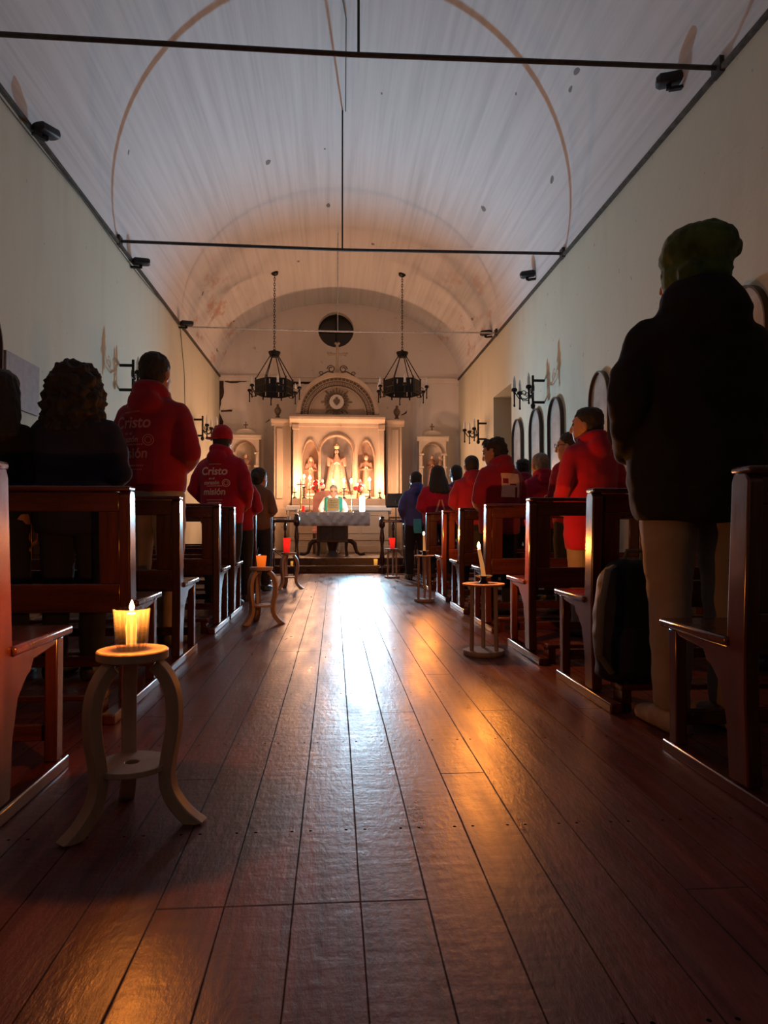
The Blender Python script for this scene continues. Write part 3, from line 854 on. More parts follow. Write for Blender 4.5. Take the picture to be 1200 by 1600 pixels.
# ------------------------------------------------------------------ arched panels on the walls
def arched_panel(label, side, Y, wdt, ztop, hgt):
    x = XL if side < 0 else XR
    s = -side
    t = thing('arched_picture', label, 'picture', (x, Y, ztop-hgt), 0, 'arched framed panels on the walls')
    hw = wdt/2
    o_ = arched(0, 0, hw, hgt-hw*1.15, hw*1.15, 18); i_ = arched(0, 0.016, hw-0.016, hgt-hw*1.15, hw*1.15-0.016, 18)
    bm = NB(); plate(bm, o_, [i_], lambda u, v, w_: (s*w_, u, v), 0.05)
    obj('frame', bm, 'frame_dk', t)
    bm = NB(); plate(bm, i_, [], lambda u, v, w_: (s*(0.004+w_), u, v), 0.012)
    obj('panel', bm, 'pic', t)
for lab, side, px_, pyt, Y in (
        ('arched framed panel on the right wall, farthest from the camera, next to the opening', 1, 816, 652, 10.85),
        ('arched framed panel on the right wall, second from the opening', 1, 845, 636, 9.85),
        ('arched framed panel on the right wall, third from the opening below the sconce', 1, 879, 616, 8.95),
        ('arched framed panel on the right wall above the big red hoodie', 1, 953, 568, 7.42),
        ('arched framed panel on the right wall cut by the photo edge beside the beanie', 1, 1190, 425, 4.72),
        ('arched framed panel at the left edge of the photo above the dark-haired person', -1, -12, 490, 5.35)):
    arched_panel(lab, side, Y, 0.56, 2.44, 1.0)
t = obj('wall_board', box(NB(), XL, XL+0.03, 5.72, 6.35, 1.72, 2.15), 'grey_panel', bevel=0.004)
tag(t, 'plain grey board on the left wall behind the curly-haired person', 'board')

# ------------------------------------------------------------------ retable and high altar
RY = 15.0
def rx(px_, Y=RY): return P(px_, 700, Y).x
def rzz(py_, Y=RY): return P(520, py_, Y).z
rt = thing('retable', 'tall cream stone altar retable with three niches and round arch', 'altarpiece', (0, 0, 0))
xl, xr = rx(458), rx(600); zb, zt = PZ, rzz(657)
cxn = rx(527)
niches = [arched(rx(526), rzz(772), (rx(551)-rx(501))/2, rzz(704), (rzz(680)-rzz(704)), 20),
          pointed(rx(485), rzz(775), (rx(497)-rx(472))/2, rzz(712), rzz(688)-rzz(712)),
          pointed(rx(572), rzz(775), (rx(585)-rx(559))/2, rzz(712), rzz(688)-rzz(712))]
bm = NB(); plate(bm, [(xl, zb), (xr, zb), (xr, zt), (xl, zt)], niches, XZ(RY), 0.42)
obj('body', bm, 'stone', rt, smooth=False)
for k, nf in enumerate(niches):
    u0 = min(p[0] for p in nf)-0.03; u1 = max(p[0] for p in nf)+0.03; v0 = min(p[1] for p in nf)-0.03; v1 = max(p[1] for p in nf)+0.03
    obj('niche_back', box(NB(), u0, u1, RY+0.425, RY+0.45, v0, v1), 'niche_gy' if k == 0 else 'niche', rt)
    cxx = sum(p[0] for p in nf[:2])/2
    bm = NB()
    big = [(cxx+(u-cxx)*1.10, v if v < rzz(770) else v+0.03) for u, v in nf]
    plate(bm, big, [nf], XZ(RY-0.025), 0.03)
    obj('niche_moulding', bm, 'niche_edge', rt, smooth=False)
# pilasters at the body's edges
for a, b_ in ((458, 466), (592, 600)):
    bm = NB(); x0, x1 = rx(a), rx(b_)
    box(bm, x0, x1, RY-0.06, RY, 1.3, rzz(668)); box(bm, x0-0.02, x1+0.02, RY-0.08, RY, rzz(672), rzz(664)); box(bm, x0-0.02, x1+0.02, RY-0.08, RY, 1.3, 1.42)
    obj('pilaster', bm, 'stone', rt, bevel=0.008)
def cornice(x0, x1, y0, z0, z1, deep):
    bm = NB()
    prof_ = [(0.0, z0), (-deep*0.25, z0), (-deep*0.3, z0+(z1-z0)*0.3), (-deep*0.55, z0+(z1-z0)*0.45), (-deep*0.95, z0+(z1-z0)*0.6), (-deep, z0+(z1-z0)*0.8), (-deep*0.9, z1), (0.05, z1)]
    rings = [[(x, y0+u, v) for u, v in prof_] for x in (x0, x1)]
    return loft(bm, rings)
obj('cornice', cornice(rx(453), rx(601), RY, rzz(667), rzz(650), 0.20), 'stone', rt, smooth=False)
for a, b_, side in ((425, 457, -1), (600, 630, 1)):
    Yw = RY+0.25
    bm = NB(); x0, x1 = rx(a+3, Yw), rx(b_-2, Yw)
    box(bm, x0, x1, Yw, Yw+0.4, PZ, rzz(662, Yw))
    c0, c1 = (rx(a+7, Yw), rx(a+17, Yw)) if side < 0 else (rx(b_-18, Yw), rx(b_-7, Yw))
    box(bm, c0, c1, Yw-0.03, Yw, 1.35, rzz(670, Yw)); box(bm, x0-0.01, x1+0.01, Yw-0.03, Yw, 0.95, 1.15)
    obj('side_wing', bm, 'stone', rt, bevel=0.008)
    obj('wing_cornice', cornice(rx(a-1, Yw), rx(b_+1, Yw), Yw, rzz(666, Yw), rzz(655, Yw), 0.15), 'stone', rt, smooth=False)
    f = P(a+9 if side < 0 else b_-10, 650, Yw+0.1)
    z0 = rzz(655, Yw)
    obj('finial', lathe(NB(), [(0, z0), (0.06, z0), (0.05, z0+0.05), (0.03, z0+0.08), (0.07, z0+0.16), (0.075, z0+0.20), (0.05, z0+0.25), (0.02, z0+0.28), (0.03, z0+0.31), (0, z0+0.34)], 16, (f.x, Yw+0.1, 0)), 'stone_dk', rt)
# the arch above
AZ = rzz(649); AC = rx(527.5); AR_ = (rx(592)-rx(463))/2; AH = rzz(584)-AZ
def half(r, hh): return [(AC-r, AZ), (AC+r, AZ)] + arc(AC, AZ, r, hh, 0, PI, 32)[1:-1]
bm = NB()
def ringhalf(r1, h1, r0, h0):
    return arc(AC, AZ, r1, h1, 0, PI, 36) + arc(AC, AZ, r0, h0, PI, 0, 36)
plate(bm, ringhalf(AR_, AH, AR_*0.90, AH*0.90), [], XZ(RY-0.12), 0.3)
obj('arch', bm, 'stone', rt, smooth=False)
bm = NB()
for i in range(28):
    a0 = PI*(i+0.10)/28; a1 = PI*(i+0.90)/28
    plate(bm, arc(AC, AZ, AR_*0.885, AH*0.885, a0, a1, 3) + arc(AC, AZ, AR_*0.835, AH*0.835, a1, a0, 3), [], XZ(RY-0.05), 0.02)
obj('dentil_band', bm, 'stone_dk', rt, smooth=False)
bm = NB(); plate(bm, ringhalf(AR_*0.90, AH*0.90, AR_*0.82, AH*0.82), [], XZ(RY-0.035), 0.2); obj('arch_fillet', bm, 'stone', rt, smooth=False)
bm = NB(); plate(bm, ringhalf(AR_*0.82, AH*0.82, AR_*0.70, AH*0.70), [], XZ(RY+0.0), 0.2); obj('ornament_band', bm, 'stone_dk', rt, smooth=False)
bm = NB()
for i in range(60):
    a0 = PI*(i+0.2)/60; a1 = PI*(i+0.75)/60
    plate(bm, arc(AC, AZ, AR_*0.80, AH*0.80, a0, a1, 2) + arc(AC, AZ, AR_*0.735, AH*0.735, a1, a0, 2), [], XZ(RY-0.015), 0.02)
obj('ornament_beads', bm, 'stone', rt, smooth=False)
bm = NB(); plate(bm, ringhalf(AR_*0.70, AH*0.70, AR_*0.67, AH*0.67), [], XZ(RY-0.02), 0.2); obj('inner_fillet', bm, 'stone', rt, smooth=False)
bm = NB(); plate(bm, half(AR_*0.68, AH*0.68), [], XZ(RY+0.04), 0.15); obj('tympanum', bm, 'stone', rt, smooth=False)
SC = P(526, 628, RY)
bm = NB()
for i in range(24):
    a = 2*PI*i/24
    r1 = 0.335 if i % 3 == 0 else 0.27
    u = Vector((math.cos(a), 0, math.sin(a))); v = Vector((-math.sin(a), 0, math.cos(a)))
    c = Vector((SC.x, RY+0.02, SC.z))
    if c.z + (u*r1).z < AZ: r1 = min(r1, (c.z-AZ)/max(-u.z, 0.01)-0.01)
    loft(bm, [[c+u*0.15+v*0.020-Vector((0, 0.012, 0)), c+u*0.15-v*0.020-Vector((0, 0.012, 0)), c+u*0.15-v*0.020+Vector((0, 0.03, 0)), c+u*0.15+v*0.020+Vector((0, 0.03, 0))],
              [c+u*r1+v*0.012-Vector((0, 0.008, 0)), c+u*r1-v*0.012-Vector((0, 0.008, 0)), c+u*r1-v*0.012+Vector((0, 0.03, 0)), c+u*r1+v*0.012+Vector((0, 0.03, 0))]])
obj('sunburst', bm, 'stone_dk', rt, smooth=False)
def disc(r, y0, y1, c=SC, n=28): 
    bm = NB(); plate(bm, arc(c.x, c.z, r, r, 0, 2*PI*(n-1)/n, n-1), [], XZ(y0), y1-y0); return bm
obj('medallion', disc(0.155, RY-0.02, RY+0.05), 'stone_lt', rt)
bm = NB()
hs = [(0.0, -0.085), (0.055, -0.03), (0.075, 0.02), (0.055, 0.055), (0.02, 0.05), (0.03, 0.085), (0.0, 0.10), (-0.03, 0.085), (-0.02, 0.05), (-0.055, 0.055), (-0.075, 0.02), (-0.055, -0.03)]
plate(bm, [(SC.x+u, SC.z+v) for u, v in hs], [], XZ(RY-0.035), 0.02)
obj('heart_emblem', bm, 'stone_dk', rt)
# cross and scrolls on the arch
CZ = AZ+AH
cr_ = NB()
kx = AC-0.01
tube(cr_, [(kx, RY, CZ), (kx, RY, CZ+0.60)], 0.03, 8)
tube(cr_, [(kx-0.16, RY, CZ+0.42), (kx+0.16, RY, CZ+0.42)], 0.028, 8)
for p in ((kx, CZ+0.63), (kx-0.17, CZ+0.42), (kx+0.17, CZ+0.42)):
    for dx, dz in ((0, 0), (0.03, 0.02), (-0.03, 0.02), (0.0, -0.02)): ball(cr_, (p[0]+dx, RY, p[1]+dz), 0.028, 8, 6)
obj('cross', cr_, 'stone', rt)
bm = NB(); box(bm, kx-0.05, kx+0.05, RY-0.05, RY+0.05, CZ-0.02, CZ+0.16)
obj('cross_base', bm, 'stone', rt, bevel=0.01)
for s in (-1, 1):
    bm = NB()
    tube(bm, [(kx+s*(0.13+0.085*math.cos(a)*(1-a/14)), RY, CZ+0.10+0.085*math.sin(a)*(1-a/14)) for a in [i*0.5 for i in range(18)]], 0.012, 6)
    tube(bm, [(kx+s*0.06, RY, CZ+0.02), (kx+s*0.2, RY, CZ+0.05), (kx+s*0.33, RY, CZ-0.02), (kx+s*0.44, RY, CZ-0.12), (kx+s*0.46, RY, CZ-0.16)], 0.014, 6)
    tube(bm, [(kx+s*(0.34+0.05*math.cos(a)*(1-a/12)), RY, CZ+0.0+0.05*math.sin(a)*(1-a/12)) for a in [i*0.55 for i in range(13)]], 0.010, 6)
    obj('scroll', bm, 'stone_dk', rt)
# high altar: panelled base, step shelf, linen
ha = thing('high_altar', 'cream stone high altar with sunk panels behind the table', 'altar', (0, 0, 0))
HY = 14.25
hx0, hx1 = P(452, 800, HY).x, P(607, 800, HY).x
HZ = P(520, 789, HY).z
bm = NB(); box(bm, hx0, hx1, HY, RY-0.09, PZ, HZ-0.02); box(bm, hx0-0.04, hx1+0.04, HY-0.04, RY-0.09, PZ, PZ+0.14); box(bm, hx0-0.02, hx1+0.02, HY-0.02, RY-0.09, PZ+0.24, PZ+0.30); box(bm, hx0-0.02, hx1+0.02, HY-0.03, RY-0.09, HZ-0.10, HZ-0.02)
obj('base', bm, 'stone', ha, bevel=0.008)
nP = 4
for k in range(nP):
    a = hx0+0.10+(hx1-hx0-0.2)*k/nP; b_ = hx0+0.10+(hx1-hx0-0.2)*(k+1)/nP-0.06
    bm = NB(); plate(bm, [(a, PZ+0.38), (b_, PZ+0.38), (b_, HZ-0.18), (a, HZ-0.18)], [[(a+0.03, PZ+0.41), (b_-0.03, PZ+0.41), (b_-0.03, HZ-0.21), (a+0.03, HZ-0.21)]], XZ(HY-0.02), 0.03)
    obj('panel_moulding', bm, 'stone', ha, bevel=0.004)
bm = NB(); box(bm, rx(456, 14.55), rx(602, 14.55), 14.50, RY-0.085, HZ-0.02, HZ+0.14)
obj('shelf', bm, 'stone', ha, bevel=0.008)
SH = HZ+0.14
def drape(x0, x1, y0, y1, z, front, side, amp, seed):
    """cloth over a slab: top plus hanging front and side flaps, as one thin sheet"""
    nx, ny = 60, 14
    bm = NB(); grid = []
    Wd, Dp = x1-x0, y1-y0
    for i in range(nx+1):
        row = []
        s_ = -side + (Wd+2*side)*i/nx
        for j in range(ny+1):
            q_ = -front + (Dp+front)*j/ny
            x = x0+min(max(s_, 0), Wd); y = y0+max(q_, 0); zz = z
            over_s = max(-s_, s_-Wd, 0); over_f = max(-q_, 0)
            drop = max(over_s, over_f)
            zz -= drop
            fold_ = math.sin(s_*17+over_f*9+seed+2*noise.noise(Vector((s_*2, seed, 0))))*amp*min(1, drop/0.12)
            if over_f > 0: y -= 0.008+max(fold_, -0.006)
            if over_s > 0: x += (-1 if s_ < 0 else 1)*(0.008+0.5*max(fold_, -0.01))
            row.append(bm.verts.new((x, y, zz+0.004)))
        grid.append(row)
    for i in range(nx):
        for j in range(ny): bm.faces.new((grid[i][j], grid[i+1][j], grid[i+1][j+1], grid[i][j+1]))
    return bm
def sheet(name, bm, mat, th=0.003):
    o = obj(name, bm, mat)
    md = o.modifiers.new('th', 'SOLIDIFY'); md.thickness = th; md.offset = 0
    return o
tag(sheet('altar_cloth', drape(hx0-0.05, hx1+0.05, HY-0.05, 14.49, HZ-0.018, 0.10, 0.18, 0.012, 2.0), 'white_cloth'), 'white linen laid over the high altar behind the priest', 'cloth')

# altar table
TY0, TY1, TZ = 12.45, 13.05, P(520, 800, 12.45).z
tx0, tx1 = P(463, 800, TY0).x, P(577, 800, TY0).x
at_ = thing('altar_table', 'dark altar table on scrolled feet under the white cloth', 'table', (0, 0, 0))
obj('table_top', box(NB(), tx0+0.01, tx1-0.01, TY0+0.01, TY1, TZ-0.05, TZ-0.008), 'table_wood', at_, bevel=0.005)
c0, c1 = P(495, 800, 12.6).x, P(544, 800, 12.6).x
zc0, zc1 = PZ+0.24, TZ-0.05
obj('cabinet', box(NB(), c0, c1, 12.6, 12.95, zc0, zc1), 'table_wood', at_, bevel=0.006)
cm = (c0+c1)/2
for a, b_ in ((c0+0.05, cm-0.01), (cm+0.01, c1-0.05)):
    obj('cabinet_door', box(NB(), a, b_, 12.585, 12.6, zc0+0.05, zc1-0.02), 'blue_panel', at_, bevel=0.004)
for s, xx in ((-1, c0), (1, c1)):
    pts = [(xx-s*0.02, 0.50), (xx+s*0.06, 0.49), (xx+s*0.12, 0.44), (xx+s*0.135, 0.37), (xx+s*0.16, 0.29), (xx+s*0.22, 0.25), (xx+s*0.30, 0.26), (xx+s*0.285, 0.29)]
    bm = NB(); tube(bm, [(x, 12.72, z) for x, z in pts], [0.035, 0.045, 0.045, 0.038, 0.032, 0.026, 0.026, 0.02], 10); obj('scroll_foot', bm, 'table_wood', at_)
    bm = NB(); tube(bm, [(xx-s*0.03, 12.66, zc0+0.02), (xx-s*0.035, 12.66, PZ+0.12), (xx-s*0.02, 12.66, PZ)], [0.035, 0.026, 0.03], 8); obj('leg', bm, 'table_wood', at_)
bm = NB(); lathe(bm, [(0, PZ), (0.12, PZ), (0.11, PZ+0.05), (0.07, PZ+0.09), (0.10, PZ+0.20), (0.11, PZ+0.245), (0, PZ+0.245)], 16, (cm, 12.76, 0)); obj('pedestal', bm, 'table_wood', at_)
# cloth with slanting folds gathered to the middle
bm = drape(tx0, tx1, TY0, TY1, TZ-0.008, 0.24, 0.22, 0.004, 0.5)
for v in bm.verts:
    if v.co.y < TY0 and v.co.z < TZ-0.012:
        u = (v.co.x-cm); dd = TZ-v.co.z
        v.co.y -= 0.018*(1+math.sin((u-math.copysign(dd*1.1, -u))*34))*min(1, dd/0.08)
tag(sheet('altar_cloth', bm, 'white_cloth'), 'white cloth with slanting folds over the altar table', 'cloth')

# ---- statues
def statue(name, label, loc, H, robe, hair, width=0.17, child=False, wide=False, hands='front', group=None):
    t = thing(name, label, 'statue', loc, 0, group)
    b_ = NB()
    k = H
    loft(b_, [ell((0, 0, z*k), rx_*k, ry_*k, 18) for z, rx_, ry_ in ((0, width, width*0.8), (0.03, width*1.0, width*0.8), (0.3, width*0.80, width*0.62), (0.55, width*0.62, width*0.5), (0.68, width*0.70, width*0.5), (0.78, width*0.78, width*0.46), (0.83, width*0.50, width*0.34), (0.86, 0.03, 0.03))])
    for s in (-1, 1):
        capsule(b_, [(s*0.11*k, 0, 0.77*k), (s*0.15*k, -0.01*k, 0.62*k), (s*0.05*k, -0.13*k, 0.62*k)], [0.045*k, 0.042*k, 0.03*k], 10)
    obj('robe', None, None) if False else link('robe', fuse(b_, 0.010*max(1, k), 3, (0.008*k, 16/k, 2/k), 1.0), robe, t)
    hb = NB(); ball(hb, (0, -0.01*k, 0.92*k), 0.062*k, 14, 10, 0.85, 0.95, 1.12)
    tube(hb, [(0, 0, 0.84*k), (0, 0, 0.89*k)], 0.03*k, 10)
    ball(hb, (0, -0.07*k, 0.915*k), 0.012*k, 8, 6)
    obj('head', hb, 'statue_skin', t)
    for s in (-1, 1): obj('hand', capsule(NB(), [(s*0.045*k, -0.13*k, 0.63*k), (s*0.015*k, -0.155*k, 0.67*k)], [0.018*k, 0.012*k], 8), 'statue_skin', t)
    if hair:
        h = NB(); ball(h, (0, 0.015*k, 0.935*k), 0.07*k, 14, 10, 0.95, 0.9, 1.0)
        if hair == 'long':
            for s in (-1, 1): capsule(h, [(s*0.05*k, 0.01*k, 0.92*k), (s*0.065*k, 0.0, 0.84*k), (s*0.06*k, -0.02*k, 0.78*k)], [0.03*k, 0.03*k, 0.015*k], 8)
        if hair == 'beard': ball(h, (0, -0.035*k, 0.87*k), 0.03*k, 8, 6, 0.9, 0.7, 1.1)
        link('hair', fuse(h, 0.008, 2), 'robe_brown' if hair != 'veil' else 'robe_white', t)
    obj('plinth', box(NB(), -width*0.9*k, width*0.9*k, -width*0.8*k, width*0.8*k, -0.05, 0.0), 'stone_lt', t, bevel=0.004)
    return t
# central figure with a wide embroidered mantle
cN = P(526, 772, RY+0.2); zf = rzz(776)
vt = thing('virgin_statue', 'crowned statue in a wide embroidered mantle in the central niche', 'statue', (cN.x, RY+0.16, zf+0.06))
Hs = rzz(693)-zf-0.06
bm = NB()
loft(bm, [ell((0, 0, z*Hs), rx_, ry_, 24, power=2.4) for z, rx_, ry_ in ((0.0, 0.285, 0.12), (0.08, 0.27, 0.12), (0.3, 0.215, 0.11), (0.55, 0.165, 0.10), (0.70, 0.145, 0.09), (0.74, 0.07, 0.06), (0.76, 0.03, 0.03))])
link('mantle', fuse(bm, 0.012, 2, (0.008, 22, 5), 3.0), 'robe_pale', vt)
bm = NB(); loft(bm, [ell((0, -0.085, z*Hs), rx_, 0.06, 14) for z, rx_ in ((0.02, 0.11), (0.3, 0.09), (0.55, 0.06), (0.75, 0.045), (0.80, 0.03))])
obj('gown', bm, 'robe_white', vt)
for s in (-1, 1):
    bm = NB(); capsule(bm, [(s*0.10, -0.05, 0.66*Hs), (s*0.165, -0.09, 0.70*Hs), (s*0.175, -0.11, 0.58*Hs)], [0.05, 0.045, 0.035], 10); obj('sleeve', bm, 'robe_pale', vt)
hb = NB(); ball(hb, (0, -0.05, 0.845*Hs), 0.048, 14, 10, 0.9, 0.95, 1.15); ball(hb, (0, -0.098, 0.84*Hs), 0.010, 8, 6); tube(hb, [(0, -0.04, 0.75*Hs), (0, -0.045, 0.82*Hs)], 0.024, 10)
for s in (-1, 1): obj('hand', capsule(NB(), [(s*0.05, -0.13, 0.60*Hs), (s*0.012, -0.15, 0.63*Hs)], [0.018, 0.013], 8), 'statue_skin', vt)
obj('head', hb, 'statue_skin', vt)
hb = NB(); loft(hb, [ell((0, 0.0, z*Hs), a, b2, 16) for z, a, b2 in ((0.35, 0.10, 0.04), (0.6, 0.085, 0.05), (0.78, 0.065, 0.06), (0.87, 0.06, 0.055), (0.92, 0.035, 0.03))]); obj('hair', hb, 'hair_br', vt)
hb = NB(); lathe(hb, [(0.035, 0.90*Hs), (0.045, 0.91*Hs), (0.055, 0.955*Hs), (0.03, 0.985*Hs), (0.012, 1.0*Hs), (0.0, 1.01*Hs)], 12, (0, -0.03, 0)); obj('crown', hb, 'gold', vt)
bm = NB()
for i in range(9):
    a = PI*(i+0.5)/9; ball(bm, (-0.24*math.cos(a)*1.0, -0.128-0.012*math.sin(a), 0.06*Hs+0.02*math.sin(a*3)), 0.026, 8, 6)
obj('mantle_trim', bm, 'robe_white', vt)
bm = NB(); box(bm, -0.29, 0.29, -0.13, 0.14, -0.06-0.0, 0.0); obj('plinth', bm, 'stone', vt, bevel=0.006)
sp_ = rzz(772)
l = statue('saint_statue', 'small pale saint statue in the left pointed niche of the retable', (rx(486, RY+0.2), RY+0.2, rzz(775)+0.06), rzz(712)-rzz(771), 'robe_pale', 'long', 0.125, group='saints in the pointed niches')
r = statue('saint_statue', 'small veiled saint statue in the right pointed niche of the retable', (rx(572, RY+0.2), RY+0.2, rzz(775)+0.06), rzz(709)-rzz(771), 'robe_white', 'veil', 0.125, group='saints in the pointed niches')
# side aedicules on the far wall
def aedicule(label, pcx, robe, hair, slabel, child):
    Y = 15.75
    c = P(pcx, 700, Y).x
    z = lambda py_: P(520, py_, Y).z
    t = thing('wall_shrine', label, 'shrine', (0, 0, 0), 0, 'white shrines beside the retable')
    hw = 0.305
    z_b, z_top = PZ, z(683)
    nich = arched(c, z(762), hw*0.72, z(708), z(692)-z(708), 18)
    bm = NB(); plate(bm, [(c-hw, z_b), (c+hw, z_b), (c+hw, z_top), (c-hw, z_top)], [nich], XZ(Y), 0.42)
    obj('body', bm, 'stone_lt', t, smooth=False)
    obj('niche_back', box(NB(), c-hw*0.78, c+hw*0.78, Y+0.24, Y+0.27, z(764), z(688)), 'stone_lt', t)
    obj('cornice', cornice(c-hw-0.055, c+hw+0.055, Y, z(688), z(681), 0.10), 'stone_lt', t, smooth=False)
    bm = NB(); plate(bm, [(c-hw*0.75, z(681)), (c+hw*0.75, z(681))] + arc(c, z(681), hw*0.75, z(671)-z(681), 0, PI, 18)[1:-1], [], XZ(Y+0.02), 0.2)
    obj('pediment', bm, 'stone_lt', t, smooth=False)
    bm = NB(); plate(bm, arc(c, z(708), hw*0.80, z(690)-z(708), 0, PI, 20) + arc(c, z(708), hw*0.70, z(692.5)-z(708), PI, 0, 20), [], XZ(Y-0.03), 0.035)
    obj('arch_moulding', bm, 'niche_edge', t, smooth=False)
    for s in (-1, 1):
        bm = NB(); x0 = c+s*hw*0.86
        tube(bm, [(x0, Y-0.05, z(728)), (x0, Y-0.05, z(711))], 0.03, 10); box(bm, x0-0.05, x0+0.05, Y-0.09, Y, z(711), z(708)); box(bm, x0-0.05, x0+0.05, Y-0.09, Y, z(731), z(728))
        obj('colonnette', bm, 'stone_lt', t)
    bm = NB(); zz = z(671); box(bm, c-0.012, c+0.012, Y+0.1, Y+0.125, zz-0.01, zz+0.17); box(bm, c-0.05, c+0.05, Y+0.1, Y+0.125, zz+0.09, zz+0.115)
    obj('cross', bm, 'stone_dk', t)
    bm = NB(); box(bm, c-hw-0.04, c+hw+0.04, Y-0.12, Y, z(768), z(762)); obj('ledge', bm, 'stone_lt', t, bevel=0.006)
    s_ = statue('saint_statue', slabel, (c, Y+0.09, z(762)+0.055), z(711)-z(760), robe, hair, 0.15, group='statues in the white shrines')
    if child:
        ch = NB(); k = 0.3
        capsule(ch, [(0.17, -0.12, 0.42), (0.17, -0.12, 0.55)], [0.05, 0.035], 10)
        obj('child_figure', ch, 'robe_white', s_)
        ch = NB(); ball(ch, (0.17, -0.125, 0.63), 0.042, 10, 8); obj('child_head', ch, 'statue_skin', s_)
    return t
aedicule('white arched shrine on the wall left of the retable', 383, 'robe_white', 'long', 'long-haired pale-robed statue in the left wall shrine', False)
aedicule('white arched shrine on the wall right of the retable', 676, 'robe_brown', 'beard', 'bearded brown-robed statue holding a child in the right wall shrine', True)

# ---- things on the high altar and the table
def altar_candle(label, px_, py_, Y, z0, r, cand_h, grp, mat='brass', fl='flame_far'):
    """candlestick with its candle; tip of flame at photo height py_"""
    tip = P(px_, py_, Y)
    zf_ = tip.z-0.02
    hs_ = max(zf_-cand_h-z0, 0.05)
    t = thing('candlestick', (('dark' if mat == 'iron' else 'polished brass')+' candlestick under the '+label).replace('lit ', ''), 'candlestick', (tip.x, Y, z0), 0, grp+' sticks')
    obj('foot', lathe(NB(), [(0, 0), (r*4.2, 0), (r*4.2, 0.008), (r*2.6, 0.022), (r*1.2, 0.04), (0, 0.04)], 16), mat, t)
    pf = [(0, 0.04), (r*0.9, 0.04)]
    for f in (0.15, 0.35, 0.6, 0.85): pf += [(r*0.7, 0.04+(hs_-0.06)*f-0.02*hs_), (r*1.6, 0.04+(hs_-0.06)*f), (r*0.7, 0.04+(hs_-0.06)*f+0.02*hs_)]
    pf += [(r*0.9, hs_-0.02), (0, hs_-0.02)]
    obj('stem', lathe(NB(), pf, 12), mat, t)
    obj('drip_pan', lathe(NB(), [(0, hs_-0.02), (r*2.0, hs_-0.02), (r*3.4, hs_-0.008), (r*3.4, hs_), (0, hs_)], 16), mat, t)
    c = thing('candle', label, 'candle', (tip.x, Y, z0+hs_), 0, grp)
    obj('wax_body', tube(NB(), [(0, 0, 0), (0, 0, cand_h-0.012)], r*1.05, 12), 'wax_soft', c)
    obj('flame', flame_bm((0, 0, cand_h-0.010), 0.062, 0.021), fl, c)
g1 = 'candles on the high altar shelf'
for lab, x, y, h in (('short lit candle at the far left of the high altar shelf', 460.5, 758, 0.12), ('taller lit candle second from left on the high altar shelf', 475, 744, 0.2),
                     ('lit candle above the priest, left of the pair', 520.5, 752, 0.14), ('lit candle above the priest, right of the pair', 537.5, 750, 0.15),
                     ('taller lit candle second from right on the high altar shelf', 577.5, 749, 0.2), ('short lit candle at the far right of the high altar shelf', 593.5, 759, 0.12)):
    altar_candle(lab, x, y, 14.62, SH, 0.014, h, g1, 'iron')
altar_candle('tall white lit candle on the left half of the altar table', 484, 746, 12.70, TZ, 0.011, 0.19, 'candles on the altar table')
altar_candle('tall white lit candle on the right half of the altar table', 549, 751, 12.70, TZ, 0.012, 0.17, 'candles on the altar table')
# the bright lamp candle
lt = thing('pillar_lamp', 'blazing white pillar lamp on the right end of the altar table', 'lamp', (LAMP_AT.x, 12.6, TZ))
zl = LAMP_AT.z-TZ
obj('glowing_body', lathe(NB(), [(0, 0.012), (0.040, 0.012), (0.042, 0.02), (0.042, 0.27), (0.039, 0.28), (0.02, 0.285), (0, 0.285)], 24), 'lamp', lt)
obj('foot', lathe(NB(), [(0, 0), (0.05, 0), (0.05, 0.010), (0, 0.010)], 24), 'white_cloth', lt)
obj('cap', lathe(NB(), [(0, 0.286), (0.048, 0.286), (0.052, 0.292), (0.044, 0.302), (0.0, 0.304)], 24), 'brass', lt)
ld = bpy.data.lights.new('pillar_lamp_light', 'SPOT'); ld.energy = LAMP_W; ld.color = COOL; ld.shadow_soft_size = 0.025
ld.spot_size = R(130); ld.spot_blend = 1.0
lo = bpy.data.objects.new('pillar_lamp_light', ld); COL.objects.link(lo); lo.parent = lt
lo.location = (-0.02, -0.10, 0.14); lo.rotation_euler = (R(-112), 0, 0)
# crucifix stand, small votive, little white cups
x0 = P(470, 780, 12.78).x
t = thing('altar_cross', 'brass stemmed dark crucifix standing on the altar table', 'cross', (x0, 12.78, TZ))
zx = P(470, 757, 12.78).z-TZ
obj('foot', lathe(NB(), [(0, 0), (0.07, 0), (0.065, 0.015), (0.03, 0.03), (0.018, 0.05), (0, 0.05)], 16), 'brass', t)
obj('stem', lathe(NB(), [(0, 0.05), (0.014, 0.05), (0.014, 0.14), (0.026, 0.16), (0.014, 0.18), (0.014, zx-0.06), (0.01, zx-0.05), (0, zx-0.05)], 12), 'brass', t)
bm = NB(); box(bm, -0.012, 0.012, -0.008, 0.008, zx-0.05, zx+0.10); box(bm, -0.075, 0.075, -0.008, 0.008, zx-0.012, zx+0.012); obj('cross', bm, 'table_wood', t, bevel=0.003)
x0 = P(474, 790, 12.6).x
votive('votive_candle', 'small red votive on the left end of the altar table', (x0, 12.6, TZ), 0.024, 0.026, 0.11, 'red_glass', 'coloured glass votives')
x0 = P(467, 797, 12.58).x
tag(obj('bowl', lathe(NB(), [(0, 0), (0.02, 0), (0.035, 0.04), (0.037, 0.05), (0.033, 0.05), (0.018, 0.008), (0, 0.008)], 16, (x0-0.03, 12.58, TZ)), 'candle_white'), 'small white bowl on the left corner of the altar table', 'bowl')
